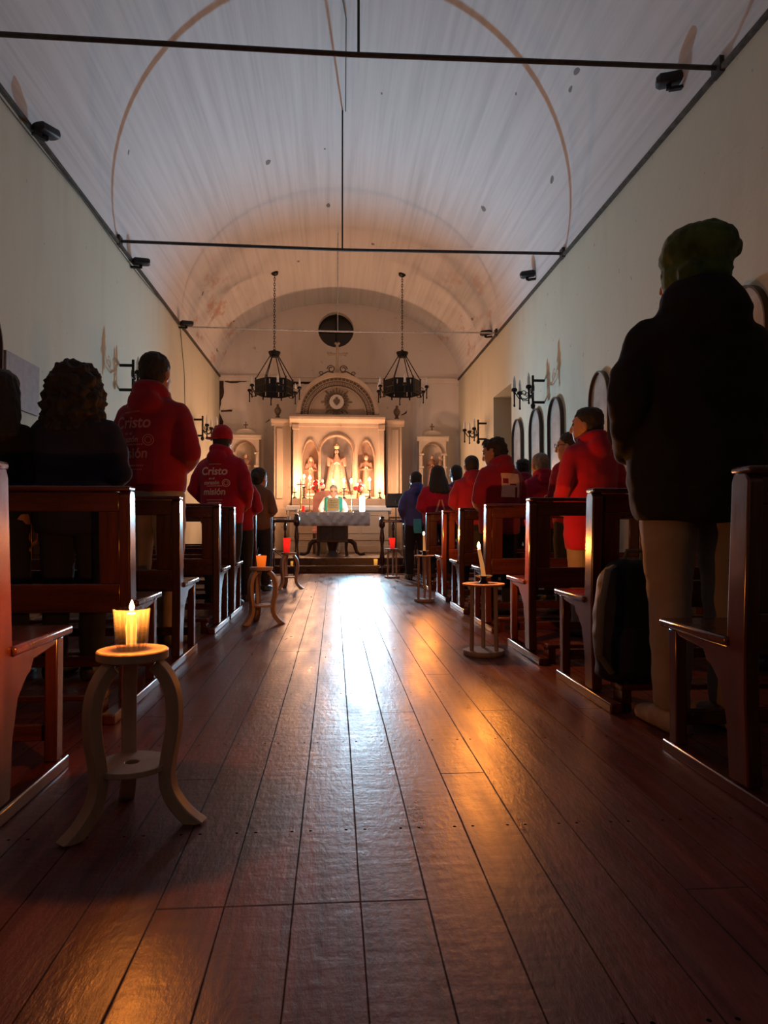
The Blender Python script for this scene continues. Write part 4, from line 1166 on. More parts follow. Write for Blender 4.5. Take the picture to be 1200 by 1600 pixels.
# gilded book stand in front of the priest
x0 = P(520.5, 790, 12.62)
t = thing('book_stand', 'ornate gilded book stand with open-work panel on the altar table', 'book stand', (x0.x, 12.62, TZ))
bm = NB(); mt = Matrix.Translation((0, 0, 0.045)) @ Matrix.Rotation(R(-12), 4, 'X')
hol = []
for i in range(-2, 3):
    for j in range(4):
        hol.append(arc(i*0.034, 0.045+j*0.042, 0.0105, 0.0125, 0, 2*PI*7/8, 7))
outl = [(-0.11, 0.0), (0.11, 0.0), (0.11, 0.18)] + arc(0, 0.18, 0.105, 0.045, 0, PI, 10) + [(-0.11, 0.18)]
plate(bm, outl, hol, lambda u, v, w_: mt @ Vector((u, w_, v)), 0.012)
obj('panel', bm, 'gold', t)
bm = NB(); box(bm, -0.115, 0.115, -0.03, 0.03, 0.03, 0.05); obj('ledge', bm, 'gold', t, bevel=0.004)
bm = NB(); box(bm, -0.11, 0.11, -0.03, 0.05, 0.0, 0.03); obj('base', bm, 'white_cloth', t, bevel=0.005)
bm = NB(); box(bm, -0.1, 0.1, 0.017, 0.035, 0.02, 0.22, Matrix.Translation((0, 0.0, 0.045)) @ Matrix.Rotation(R(-12), 4, 'X'))
obj('support', bm, 'paper', t)
# bouquets
def bouquet(label, px_, py_, Y, w_, h_, seed):
    rnd = random.Random(seed)
    c = P(px_, py_, Y)
    t = thing('bouquet', label, 'flowers', (c.x, Y, SH), 0, 'flowers on the high altar shelf')
    obj('vase', lathe(NB(), [(0, 0), (0.05, 0), (0.06, 0.03), (0.045, 0.10), (0.05, 0.13), (0.04, 0.13), (0, 0.11)], 16), 'brass', t)
    zc = c.z-SH
    bm = NB()
    for i in range(14):
        a = rnd.uniform(0, 2*PI); q = Vector((math.cos(a)*w_*0.7, math.sin(a)*0.06, zc+rnd.uniform(-0.6, 0.3)*h_))
        tube(bm, [(0, 0, 0.12), q*0.6+Vector((0, 0, 0.03)), q], [0.004, 0.012, 0.003], 6, flat=0.4)
    obj('leaves', bm, 'leaf', t)
    for i in range(14):
        a = rnd.uniform(0, 2*PI); q = Vector((math.cos(a)*w_*rnd.uniform(0.1, 1), math.sin(a)*0.09-0.03, zc+rnd.uniform(-1, 1)*h_))
        bm = NB(); r_ = rnd.uniform(0.032, 0.048)
        ball(bm, q, r_*0.6, 8, 6)
        for k in range(7):
            b2 = 2*PI*k/7; ball(bm, q+Vector((math.cos(b2)*r_*0.6, 0, math.sin(b2)*r_*0.6)), r_*0.5, 7, 5, 1, 0.7, 1)
        obj('blossom', bm, 'petal_red' if i % 2 == 0 else 'petal_white', t)
bouquet('red and white flowers left of the priest on the high altar shelf', 495, 760, 14.66, 0.16, 0.13, 3)
bouquet('red and white flowers right of the priest on the high altar shelf', 561, 758, 14.66, 0.10, 0.09, 5)

# ------------------------------------------------------------------ people
def rings_at(bm, c, rot, rings, n=16, power=2.0):
    out = []
    for z, yo, a, b_ in rings:
        rg = ell((0, yo, z), a, b_, n, power=power)
        for p in rg: p.rotate(rot)
        out.append([p+Vector(c) for p in rg])
    return loft(bm, out)
SKULL = [(-0.120, 0.050, 0.015, 0.015), (-0.112, 0.045, 0.034, 0.034), (-0.085, 0.034, 0.052, 0.060), (-0.05, 0.02, 0.062, 0.080), (-0.01, 0.008, 0.070, 0.091), (0.03, 0.0, 0.074, 0.096),
         (0.065, -0.006, 0.071, 0.092), (0.092, -0.010, 0.056, 0.074), (0.108, -0.011, 0.036, 0.047), (0.116, -0.011, 0.012, 0.015)]
def hand(bm, wrist, elbow, side, curl, tgt, k):
    """palm, four bent fingers of different lengths and a thumb"""
    d = (Vector(tgt)-Vector(wrist)).normalized()
    up = Vector((0, 0, 1)) if abs(d.z) < 0.8 else Vector((0, 1, 0))
    u = d.cross(up).normalized(); v = u.cross(d).normalized()
    w0 = Vector(wrist)
    loft(bm, [ell(w0+d*q*k, a*k, b_*k, 10, v, u) for q, a, b_ in ((0.0, 0.026, 0.02), (0.03, 0.034, 0.017), (0.075, 0.042, 0.016), (0.09, 0.036, 0.013))])
    for i, L in enumerate((0.066, 0.075, 0.070, 0.055)):
        b0 = w0+d*0.082*k+v*(0.030-0.020*i)*k
        b1 = b0+d*L*0.5*k+u*side*curl*0.02*k; b2 = b1+d*L*0.35*k+u*side*curl*0.035*k
        capsule(bm, [b0, b1, b2], [0.0095*k, 0.009*k, 0.0075*k], 8)
    t0 = w0+d*0.03*k+v*0.03*k
    capsule(bm, [t0, t0+d*0.03*k+v*0.025*k+u*side*0.01*k, t0+d*0.06*k+v*0.028*k+u*side*0.02*k], [0.011*k, 0.0105*k, 0.008*k], 8)
def text_mesh(s, size, shear=0.15, bold=0.0):
    cu = bpy.data.curves.new('t', 'FONT'); cu.body = s; cu.size = size; cu.shear = shear; cu.align_x = 'CENTER'; cu.offset = bold
    o = bpy.data.objects.new('t', cu); COL.objects.link(o)
    me = evaluated(o)
    bpy.data.objects.remove(o)
    return me
def stick_on(name, parent, host_me, shapes, mat, lift=0.003):
    """flat shapes (lists of polygons in back coordinates u to the right, v up) laid on the back of a garment"""
    hb = bmesh.new(); hb.from_mesh(host_me); tree = BVHTree.FromBMesh(hb)
    bm = NB()
    for polys in shapes:
        cache = {}
        for poly in polys:
            vv = []
            for (u, v) in poly:
                k = (round(u, 5), round(v, 5))
                if k not in cache:
                    hit = tree.ray_cast(Vector((u, -2.0, v)), Vector((0, 1, 0)))
                    y = hit[0].y if hit[0] else -0.15
                    cache[k] = bm.verts.new((u, y-lift, v))
                vv.append(cache[k])
            if len(set(vv)) > 2:
                try: bm.faces.new(vv)
                except ValueError: pass
    hb.free()
    me = bpy.data.meshes.new(name); bm.to_mesh(me); bm.free()
    return link(name, me, mat, parent, smooth=False)
def text_polys(s, size, cu_, cv, shear=0.15, bold=0.0):
    me = text_mesh(s, size, shear, bold)
    bm = bmesh.new(); bm.from_mesh(me)
    bmesh.ops.triangulate(bm, faces=bm.faces)
    for _ in range(2):
        lng = [e for e in bm.edges if e.calc_length() > 0.02]
        if lng: bmesh.ops.subdivide_edges(bm, edges=lng, cuts=1); bmesh.ops.triangulate(bm, faces=bm.faces)
    out = [[(cu_+v.co.x, cv+v.co.y) for v in f.verts] for f in bm.faces]
    bm.free(); bpy.data.meshes.remove(me)
    return out
def ring_polys(cu_, cv, r, w_, n=20, a0=0, a1=2*PI):
    out = []
    for i in range(n):
        t0, t1 = a0+(a1-a0)*i/n, a0+(a1-a0)*(i+1)/n
        out.append([(cu_+rr*math.cos(t), cv+rr*math.sin(t)) for rr, t in ((r, t0), (r, t1), (r-w_, t1), (r-w_, t0))])
    return out
def slogan(k, cz, cu_):
    L = [text_polys('Cristo', 0.105*k, cu_-0.01, cz+0.10*k, 0.12, 0.0022), text_polys('en el', 0.032*k, cu_-0.03, cz+0.055*k, 0.1, 0.0008),
         text_polys('corazón', 0.052*k, cu_-0.035, cz+0.008*k, 0.12, 0.0014), text_polys('misión', 0.088*k, cu_-0.01, cz-0.09*k, 0.12, 0.0022)]
    # the little lines too small to read, and the round emblem beside them
    for v0, w_ in ((0.195, 0.13), (-0.012, 0.17), (-0.145, 0.17), (-0.170, 0.15)):
        n = 12
        for i in range(n):
            u0 = cu_+(-w_/2+w_*i/n)*k
            L.append([[(u0, cz+(v0)*k), (u0+w_/n*0.62*k, cz+v0*k), (u0+w_/n*0.62*k, cz+(v0+0.009)*k), (u0, cz+(v0+0.009)*k)]])
    L += [ring_polys(cu_+0.115*k, cz+0.02*k, 0.037*k, 0.006*k), ring_polys(cu_+0.115*k, cz+0.02*k, 0.022*k, 0.005*k)]
    return L
def person(label, x, Y, H, rz=0.0, wd=1.0, top='red', legs='trouser', hair='short', hairmat='hair', skin='skin', head=(0, 0), arms='front', hem=0.86,
           hood=True, shoe='shoe', prints=None, puff=1.0, glasses=False, group=None, z0=0.0, big_hood=False):
    k = H/1.75
    t = thing('person', label, 'person', (x, Y, z0), rz, group)
    W_ = k*wd
    S = Vector((0.150*W_, -0.008*k, 1.378*k))
    if arms == 'front': E, Wr, Tg = Vector((0.250*W_, -0.035*k, 1.13*k)), Vector((0.085*W_, 0.20*k, 1.06*k)), Vector((-0.02, 0.235*k, 1.09*k))
    elif arms == 'pocket': E, Wr, Tg = Vector((0.262*W_, -0.05*k, 1.14*k)), Vector((0.19*W_, 0.12*k, 0.99*k)), Vector((0.13*W_, 0.19*k, 0.95*k))
    elif arms == 'table': E, Wr, Tg = Vector((0.27*W_, 0.06*k, 1.13*k)), Vector((0.24*W_, 0.28*k, 1.04*k)), Vector((0.15*W_, 0.36*k, 1.02*k))
    else: E, Wr, Tg = Vector((0.255*W_, -0.02*k, 1.12*k)), Vector((0.262*W_, 0.06*k, 0.88*k)), Vector((0.25*W_, 0.10*k, 0.75*k))
    mirror = lambda v, s: Vector((s*v.x, v.y, v.z))
    rot = Matrix.Rotation(R(head[0]), 3, 'Z') @ Matrix.Rotation(R(head[1]), 3, 'X')
    neck = Vector((0, -0.005*k, 1.475*k))
    hs = (0.45*k+0.55)*1.10
    hc = neck + rot @ Vector((0, 0.02*k, H-0.122*hs-neck.z))
    # ---- body: one continuous skin
    b_ = NB()
    loft(b_, [ell((0, yo*k, z*k), a*W_, c*k, 16) for z, yo, a, c in ((0.84, 0, 0.10, 0.08), (0.90, 0, 0.158, 0.105), (0.98, 0, 0.155, 0.105), (1.08, 0, 0.135, 0.092), (1.22, 0, 0.15, 0.10), (1.34, 0, 0.165, 0.10), (1.42, -0.005, 0.15, 0.08), (1.47, -0.005, 0.07, 0.06))])
    tube(b_, [(0, -0.008*k, 1.43*k), neck+Vector((0, 0, 0.03*k)), hc-rot @ Vector((0, 0.0, 0.06*hs))], [0.062*k, 0.056*hs, 0.056*hs], 14)
    rings_at(b_, hc, rot, [(z*hs, y*hs, a*hs, c*hs) for z, y, a, c in SKULL])
    f = lambda v: hc+rot @ (Vector(v)*hs)
    capsule(b_, [f((0, 0.095, 0.02)), f((0, 0.108, -0.012)), f((0, 0.112, -0.03))], [0.008*hs, 0.011*hs, 0.013*hs], 8)      # nose
    ball(b_, f((0, 0.085, 0.033)), 0.03*hs, 10, 6, 1.7, 0.5, 0.4, rot)                                                    # brow
    ball(b_, f((0, 0.088, -0.062)), 0.012*hs, 10, 6, 1.9, 0.7, 0.8, rot)                                                  # lips
    for s in (-1, 1):
        ball(b_, f((s*0.036, 0.072, -0.025)), 0.02*hs, 8, 6, 1, 0.8, 0.8, rot)                                            # cheeks
        ball(b_, f((s*0.075, -0.004, -0.008)), 0.03*hs, 10, 8, 0.42, 0.62, 1.05, rot)                                     # ears
        tube(b_, [(s*0.09*k, 0, 0.93*k), (s*0.10*k, 0.005*k, 0.72*k), (s*0.10*k, 0.015*k, 0.48*k), (s*0.105*k, -0.01*k, 0.30*k), (s*0.105*k, 0, 0.07*k)], [0.085*k, 0.078*k, 0.055*k, 0.052*k, 0.036*k], 14)
        loft(b_, [ell((s*0.11*k, y*k, z*k), a*k, c*k, 12, Vector((1, 0, 0)), Vector((0, 0, 1))) for y, z, a, c in ((-0.055, 0.045, 0.03, 0.04), (0.0, 0.05, 0.038, 0.048), (0.10, 0.032, 0.042, 0.03), (0.16, 0.025, 0.03, 0.02))])
        capsule(b_, [mirror(S, s), mirror(E, s), mirror(Wr, s)], [0.052*k, 0.042*k, 0.027*k], 12)
        hand(b_, mirror(Wr, s), mirror(E, s), -s, 1.0, mirror(Tg, s), k)
    link('body', fuse(b_, 0.0085*k, 3), skin, t)
    for s in (-1, 1):
        bm = NB(); ball(bm, f((s*0.031, 0.0815, 0.012)), 0.0115*hs, 10, 8); obj('eye', bm, 'dark_glass', t)
    # ---- trousers and shoes
    b_ = NB()
    loft(b_, [ell((0, yo*k, z*k), a*W_, c*k, 16) for z, yo, a, c in ((0.80, 0, 0.13, 0.10), (0.88, -0.008, 0.182, 0.125), (0.96, -0.005, 0.178, 0.122), (1.02, 0, 0.165, 0.113))])
    for s in (-1, 1):
        tube(b_, [(s*0.088*W_, -0.004*k, 0.90*k), (s*0.10*W_, 0.005*k, 0.70*k), (s*0.105*k, 0.012*k, 0.48*k), (s*0.107*k, -0.008*k, 0.28*k), (s*0.107*k, 0, 0.085*k)], [0.104*k, 0.097*k, 0.076*k, 0.070*k, 0.062*k], 16)
    link('trousers', fuse(b_, 0.012*k, 3, (0.006*k, 6, 14), x), legs, t)
    for s in (-1, 1):
        bm = NB()
        loft(bm, [ell((s*0.11*k, y*k, z*k), a*k, c*k, 12, Vector((1, 0, 0)), Vector((0, 0, 1)), 2.6) for y, z, a, c in ((-0.085, 0.04, 0.02, 0.03), (-0.07, 0.045, 0.04, 0.045), (0.0, 0.05, 0.05, 0.05), (0.10, 0.038, 0.054, 0.038), (0.17, 0.03, 0.046, 0.03), (0.20, 0.024, 0.02, 0.018))])
        obj('shoe', bm, shoe, t)
    # ---- upper garment
    b_ = NB(); p_ = puff
    hz = hem
    loft(b_, [ell((0, yo*k, z*k), a*W_*p_, c*k*p_, 20, power=2.3) for z, yo, a, c in ((hz, 0, 0.176, 0.128), (hz+0.012, 0, 0.19, 0.138), (hz+0.06, 0, 0.198, 0.146), (1.08, -0.004, 0.196, 0.142), (1.22, -0.008, 0.205, 0.144), (1.34, -0.010, 0.212, 0.136), (1.40, -0.010, 0.20, 0.118), (1.445, -0.012, 0.155, 0.096), (1.485, -0.012, 0.088, 0.080), (1.50, -0.01, 0.075, 0.074))])
    for s in (-1, 1):
        S2 = Vector((0.158*W_*(1+(puff-1)*0.6), -0.008*k, 1.375*k))
        ap = [mirror(S2, s), mirror(S2.lerp(E, 0.5), s)+Vector((s*0.010*k, 0, 0)), mirror(E, s), mirror(E.lerp(Wr, 0.5), s), mirror(Wr, s)]
        capsule(b_, ap, [0.072*k*p_, 0.071*k*p_, 0.065*k*p_, 0.058*k*p_, 0.042*k], 14)
    if hood:
        n_ = 14; pts = []; rr = []
        for i in range(n_):
            a = R(-200)+R(220)*i/(n_-1)
            pts.append((0.088*k*math.cos(a), -0.015*k+0.092*k*math.sin(a), (1.505+0.022*math.sin(-a))*k)); rr.append(0.042*k*(0.55+0.55*max(0, math.sin(-a))))
        capsule(b_, pts, rr, 10)
        ball(b_, (0, -0.115*k, 1.435*k), 0.085*k, 14, 10, 1.25, 0.72, 1.05)
        if big_hood:
            loft(b_, [ell((0, yo*k, z*k), a*k, c*k, 18) for z, yo, a, c in ((1.36, -0.05, 0.10, 0.10), (1.40, -0.06, 0.155, 0.135), (1.47, -0.06, 0.165, 0.14), (1.54, -0.05, 0.135, 0.12), (1.575, -0.04, 0.10, 0.10))])
    g_me = fuse(b_, 0.0125*k, 4, (0.010*k if puff < 1.1 else 0.014*k, 5.0, 9.0), x*3+Y)
    nm = {'front': 'hoodie'}.get(arms, 'hoodie') if hood else 'jacket'
    gt = link(nm, g_me, top, t)
    if prints:
        shapes, pm = prints(k)
        stick_on('back_print', gt, g_me, shapes, pm)
    # ---- hair and headwear
    h = NB()
    hr = lambda L, sc_=1.0: rings_at(h, hc, rot, [(z*hs, y*hs, a*hs*sc_, c*hs*sc_) for z, y, a, c in L])
    HC = [(-0.075, -0.055, 0.045, 0.025), (-0.055, -0.045, 0.062, 0.050), (-0.02, -0.030, 0.075, 0.074), (0.03, -0.018, 0.082, 0.092), (0.07, -0.012, 0.080, 0.098), (0.10, -0.012, 0.064, 0.082), (0.118, -0.012, 0.040, 0.052), (0.127, -0.012, 0.012, 0.015)]
    nz = (0.006*hs, 34, 34)
    if hair in ('short', 'messy'):
        hr(HC, 1.0)
        if hair == 'messy': ball(h, f((0, 0.05, 0.10)), 0.045*hs, 10, 8, 1.3, 1.0, 0.7, rot); nz = (0.014*hs, 26, 26)
    elif hair == 'cropped':
        hr(HC, 0.965); nz = (0.003*hs, 40, 40)
    elif hair == 'curly':
        hr(HC, 1.30)
        rings_at(h, hc, rot, [(z*hs, y*hs, a*hs, c*hs) for z, y, a, c in ((-0.24, -0.06, 0.12, 0.06), (-0.20, -0.06, 0.155, 0.085), (-0.12, -0.05, 0.158, 0.10), (-0.04, -0.04, 0.145, 0.11), (0.04, -0.03, 0.125, 0.115), (0.10, -0.02, 0.09, 0.09), (0.13, -0.02, 0.04, 0.04))])
        nz = (0.030*hs, 21, 21)
    elif hair == 'long':
        hr(HC, 1.06)
        rings_at(h, hc, rot, [(z*hs, y*hs, a*hs, c*hs) for z, y, a, c in ((-0.25, -0.115, 0.08, 0.02), (-0.21, -0.105, 0.135, 0.05), (-0.12, -0.065, 0.132, 0.075), (-0.04, -0.04, 0.112, 0.08), (0.02, -0.02, 0.098, 0.090), (0.08, -0.02, 0.075, 0.08))])
        nz = (0.008*hs, 30, 8)
    elif hair == 'bun':
        hr(HC, 1.03); ball(h, f((0.03, -0.105, 0.02)), 0.042*hs, 10, 8)
    elif hair in ('cap', 'beanie'):
        rings_at(h, hc, rot, [(z*hs, y*hs, a*hs, c*hs) for z, y, a, c in ((-0.10, -0.055, 0.05, 0.03), (-0.06, -0.045, 0.07, 0.055), (-0.01, -0.03, 0.078, 0.075), (0.03, -0.02, 0.078, 0.08))])
        if hair == 'cap':
            rings_at(h, hc, rot, [(z*hs, y*hs, a*hs, c*hs) for z, y, a, c in ((-0.28, -0.07, 0.035, 0.02), (-0.20, -0.075, 0.07, 0.035), (-0.10, -0.06, 0.07, 0.045), (-0.04, -0.04, 0.07, 0.05))])
    if hair != 'none':
        ho = link('hair', fuse(h, 0.009*hs, 2, nz, Y), hairmat, t)
    if hair == 'cap':
        c = NB()
        rings_at(c, hc, rot, [(z*hs, y*hs, a*hs, d_*hs) for z, y, a, d_ in ((0.005, -0.008, 0.088, 0.108), (0.02, -0.008, 0.089, 0.109), (0.07, -0.010, 0.086, 0.104), (0.105, -0.012, 0.070, 0.086), (0.13, -0.012, 0.042, 0.052), (0.138, -0.012, 0.012, 0.015))], 24)
        co = link('cap', fuse(c, 0.008*hs, 3, (0.003, 20, 20), 0), 'cap_red', t)
        c = NB(); rings_at(c, hc, rot @ Matrix.Rotation(R(140), 3, 'Z'), [(0.004*hs, 0.085*hs, 0.07*hs, 0.075*hs), (0.016*hs, 0.085*hs, 0.068*hs, 0.073*hs)], 20)
        obj('cap_brim', c, 'cap_red', co)
    if hair == 'beanie':
        c = NB()
        rings_at(c, hc, rot, [(z*hs, y*hs, a*hs, d_*hs) for z, y, a, d_ in ((-0.055, -0.02, 0.090, 0.098), (-0.045, -0.02, 0.099, 0.110), (0.005, -0.018, 0.103, 0.116), (0.015, -0.018, 0.097, 0.110), (0.05, -0.02, 0.112, 0.122), (0.09, -0.03, 0.116, 0.124), (0.125, -0.035, 0.100, 0.105), (0.148, -0.035, 0.068, 0.075), (0.158, -0.035, 0.02, 0.02))], 24)
        ball(c, f((0.085, -0.05, 0.095)), 0.066*hs, 12, 8, 1.1, 1.1, 0.8, rot); ball(c, f((-0.075, -0.05, -0.03)), 0.05*hs, 12, 8, 1.0, 1.0, 1.1, rot)
        link('beanie', fuse(c, 0.010*hs, 3, (0.007*hs, 28, 28), 4.0), 'green_knit', t)
    if glasses:
        c = NB()
        for s in (-1, 1):
            tube(c, [f((s*0.034+0.024*math.cos(a), 0.108, 0.010+0.018*math.sin(a))) for a in [2*PI*i/12 for i in range(13)]], 0.0022*hs, 5, cap=False)
            tube(c, [f((s*0.058, 0.106, 0.014)), f((s*0.079, 0.06, 0.014)), f((s*0.079, -0.01, 0.008))], 0.0022*hs, 5)
        obj('glasses', c, 'iron', t)
    return t, gt
def at(px_, Y): return P(px_, 800, Y).x
def Hof(px_, py_, Y): return P(px_, py_, Y).z
# ---- left side
person('person with dark hair and dark jacket cut off by the left edge', at(-4, 3.62), 3.62, Hof(5, 577, 3.62), 0, 0.80, 'black', 'trouser', 'long', 'hair', hood=False, puff=1.0, arms='side')
person('person with bushy curly dark hair in navy padded jacket', at(118, 3.64), 3.64, Hof(120, 570, 3.64), R(-10), 1.06, 'navy', 'trouser', 'curly', 'hair', hood=False, puff=1.12, hem=0.80, arms='front')
PRC = lambda k: (slogan(k*0.92, 1.19*k, -0.06), 'print_dim')
PRD = lambda k: (slogan(k, 1.17*k, 0.0), 'print')
tall, _ = person('tall person with black hair in red slogan hoodie on the left', at(240, 4.58), 4.58, Hof(230, 551, 4.58), R(-16), 1.0, 'red_dk', 'khaki', 'short', 'hair', prints=PRC, arms='front', hem=0.91)
person('person in red cap and bright red slogan hoodie', at(347, 6.72), 6.72, Hof(344, 666, 6.72), R(-20), 1.10, 'red', 'trouser', 'cap', 'hair_br', prints=PRD, arms='pocket', hem=0.80, head=(10, 0))
person('short person in maroon hoodie mostly hidden behind the red cap', at(371, 7.2), 7.2, Hof(365, 716, 7.2), 0, 1.0, 'red_dk', 'trouser', 'short', 'hair', arms='front')
person('person with black bun in brown jacket before the music stand', at(404, 8.38), 8.38, Hof(395, 731, 8.38), R(-15), 0.92, 'brown', 'trouser', 'bun', 'hair', hood=False, puff=1.0, head=(-20, 0), arms='front')
# ---- right side
person('person in mottled green beanie, long black coat and grey jeans', at(1090, 2.55), 2.55, Hof(1100, 352, 2.55)-0.05, R(4), 1.10, 'black', 'jeans_gy', 'beanie', 'hair', arms='pocket', hem=0.735, puff=1.12, big_hood=True, shoe='shoe_lt', head=(25, 0))
person('dark seated-height figure at the right edge beyond the black coat', at(1212, 3.6), 3.6, Hof(1195, 660, 3.6), 0, 0.9, 'black', 'trouser', 'short', 'hair', hood=False)
person('person in large red hoodie with bare hand, turned left', at(922, 4.78), 4.78, Hof(925, 637, 4.78), R(22), 1.12, 'red', 'jeans_gy', 'short', 'hair', arms='pocket', hem=0.655, head=(32, 0))
def square_print(k):
    L = []; c0, cz, s = 0.03*k, 1.27*k, 0.115*k
    n = 14
    for i in range(n):
        for j in range(n):
            u, v = -s+2*s*i/n, -s+2*s*j/n
            uu, vv_ = (i+0.5)/n, (j+0.5)/n
            # missing corner at lower right and dark blotches in the picture
            if (uu > 0.74 and vv_ < 0.42 and uu < 0.86) or (abs(uu-0.22) < 0.12 and abs(vv_-0.68) < 0.10) or (uu > 0.4 and uu < 0.8 and abs(vv_-0.55) < 0.04):
                continue
            h_ = s/n
            L.append([[(c0+u, cz+v), (c0+u+2*h_, cz+v), (c0+u+2*h_, cz+v+2*h_), (c0+u, cz+v+2*h_)]])
    return L, 'print'
person('person with messy black hair in red hoodie with white square back print', at(780, 5.9), 5.9, Hof(768, 683, 5.9), R(24), 1.12, 'red_dk', 'trouser', 'messy', 'hair', prints=square_print, arms='front', hem=0.80, head=(30, -12))
person('person with glasses and dark hair in red hoodie by the right wall', at(893, 5.92), 5.92, Hof(885, 675, 5.92), R(25), 1.0, 'red_dk', 'trouser', 'short', 'hair_br', arms='front', glasses=True, head=(30, 0))
def c_print(k): return [text_polys('C', 0.07*k, -0.02, 1.20*k, 0.0, 0.002)], 'print'
person('person with greying hair in red hoodie with letter print', at(845, 6.93), 6.93, Hof(846, 708, 6.93), R(15), 1.0, 'red', 'trouser', 'cropped', 'hair_gy', prints=c_print, arms='front')
person('person showing only dark hair between two red hoodies', at(817, 7.93), 7.93, Hof(817, 717, 7.93), 0, 1.0, 'red_dk', 'trouser', 'short', 'hair')
person('person with cropped hair in maroon hoodie ahead of the square print', at(737, 7.95), 7.95, Hof(735, 712, 7.95), R(8), 1.05, 'red_dk', 'trouser', 'cropped', 'hair', arms='front')
person('person in purple sweater with short dark hair near the right shrine', at(713, 9.66), 9.66, Hof(712, 727, 9.66), 0, 0.95, 'purple', 'trouser', 'short', 'hair', hood=False)
def virgin_print(k):
    L = []
    c0, cz = 0.0, 1.13*k
    for s in (-1, 1):
        L.append([[(c0+s*0.005, cz+0.10), (c0+s*0.022, cz+0.10), (c0+s*0.075, cz-0.06), (c0+s*0.045, cz-0.06)]])
    L.append(ring_polys(c0, cz+0.115, 0.018, 0.018, 10))
    L.append([[(c0-0.03, cz-0.06), (c0+0.03, cz-0.06), (c0+0.03, cz-0.045), (c0-0.03, cz-0.045)]])
    return L, 'print_warm'
person('person with long black hair in wide red hoodie with small triangular print', at(684, 9.18), 9.18, Hof(687, 728, 9.18), R(8), 1.14, 'red', 'trouser', 'long', 'hair', prints=virgin_print, arms='front', hem=0.88, hood=False)
bl, bg = person('person in blue hoodie standing at the front of the right aisle', at(650, 10.0), 10.0, Hof(654, 737, 10.0), R(5), 0.95, 'blue', 'trouser', 'short', 'hair', arms='pocket', hem=0.86)
bm = NB(); kk = 1
loft(bm, [[(-0.06, -0.165, 0.66), (0.05, -0.165, 0.66), (0.05, -0.155, 0.66), (-0.06, -0.155, 0.66)], [(-0.07, -0.172, 0.72), (0.045, -0.172, 0.72), (0.045, -0.158, 0.72), (-0.07, -0.158, 0.72)],
          [(-0.065, -0.168, 0.86), (0.04, -0.168, 0.86), (0.04, -0.14, 0.86), (-0.065, -0.14, 0.86)]])
obj('hip_cloth', bm, 'cyan', bl, bevel=0.004)['label'] = 'bright turquoise cloth'
# ---- priest
pr_, pg = person('priest in white alb and green vestment standing behind the altar table', P(521, 780, 13.35).x, 13.38, Hof(521, 758, 13.38)-PZ, R(180), 1.18, 'alb', 'alb', 'cropped', 'hair_gy', hood=False, arms='table', hem=0.3, puff=1.06, z0=PZ, glasses=True, head=(0, -8))
kp = (Hof(521, 758, 13.38)-PZ)/1.75
for s in (-1, 1):
    bm = NB()
    loft(bm, [ell((s*0.16*kp, 0.0, z*kp), 0.075*kp, 0.165*kp, 14, power=2.6) for z in (0.45, 0.9, 1.2, 1.33, 1.40)] + [ell((s*0.15*kp, -0.01, 1.455*kp), 0.05*kp, 0.09*kp, 14)])
    obj('vestment', bm, 'vest_green', pr_)
bm = NB(); loft(bm, [[(-0.06*kp, y0_*kp, z*kp), (0.06*kp, y0_*kp, z*kp), (0.06*kp, (y0_-0.03)*kp, z*kp), (-0.06*kp, (y0_-0.03)*kp, z*kp)] for z, y0_ in ((0.5, 0.185), (0.9, 0.185), (1.2, 0.19), (1.36, 0.17))])
obj('front_panel', bm, 'stole', pr_)
# pink covered chair behind the priest
cc = P(506, 790, 13.85)
t = thing('presider_chair', 'pink covered chair back behind the priest', 'chair', (cc.x+0.02, 13.85, PZ))
ch = P(506, 766, 13.95).z-PZ
bm = NB(); plate(bm, [(-0.24, 0.42), (0.24, 0.42), (0.24, ch-0.16)] + arc(0, ch-0.16, 0.24, 0.16, 0, PI, 12)[1:] , [], lambda u, v, w_: (u, 0.16+w_, v), 0.06); obj('backrest', bm, 'pink_cloth', t, bevel=0.015)
obj('seat', box(NB(), -0.24, 0.24, -0.22, 0.16, 0.38, 0.46), 'pink_cloth', t, bevel=0.02)
for sx_ in (-1, 1):
    for sy_ in (-0.2, 0.19): obj('leg', box(NB(), sx_*0.21-0.02, sx_*0.21+0.02, sy_-0.02, sy_+0.02, 0, 0.38), 'table_wood', t)

# ------------------------------------------------------------------ backpack, music stands, altar rail
bp = thing('backpack', 'navy backpack leaning on the rear of the right pew', 'backpack', (P(993, 1000, 2.865).x, 2.865, 0.111), R(4))
bm = NB()
loft(bm, [ell((0, yo, z), a, c, 20, power=3.0) for z, yo, a, c in ((0.012, 0.0, 0.14, 0.08), (0.03, 0.0, 0.165, 0.105), (0.15, 0.0, 0.17, 0.115), (0.30, 0.01, 0.165, 0.11), (0.42, 0.02, 0.145, 0.095), (0.49, 0.03, 0.10, 0.07), (0.51, 0.035, 0.04, 0.03))])
link('bag', fuse(bm, 0.012, 3, (0.010, 8, 8), 2), 'pack', bp)
bm = NB()
loft(bm, [ell((0.0, yo, z), a, c, 16, power=3.0) for z, yo, a, c in ((0.05, -0.10, 0.11, 0.03), (0.07, -0.105, 0.125, 0.045), (0.20, -0.105, 0.12, 0.045), (0.24, -0.10, 0.10, 0.03))])
obj('pocket', bm, 'pack', bp)
for s in (-1, 1):
    bm = NB(); tube(bm, [(s*0.06, 0.03, 0.49), (s*0.13-0.03, -0.08, 0.47), (s*0.16-0.05, -0.13, 0.33), (s*0.17-0.05, -0.125, 0.14), (s*0.15, -0.09, 0.06)], 0.014, 8, flat=0.45); obj('strap', bm, 'strap', bp)
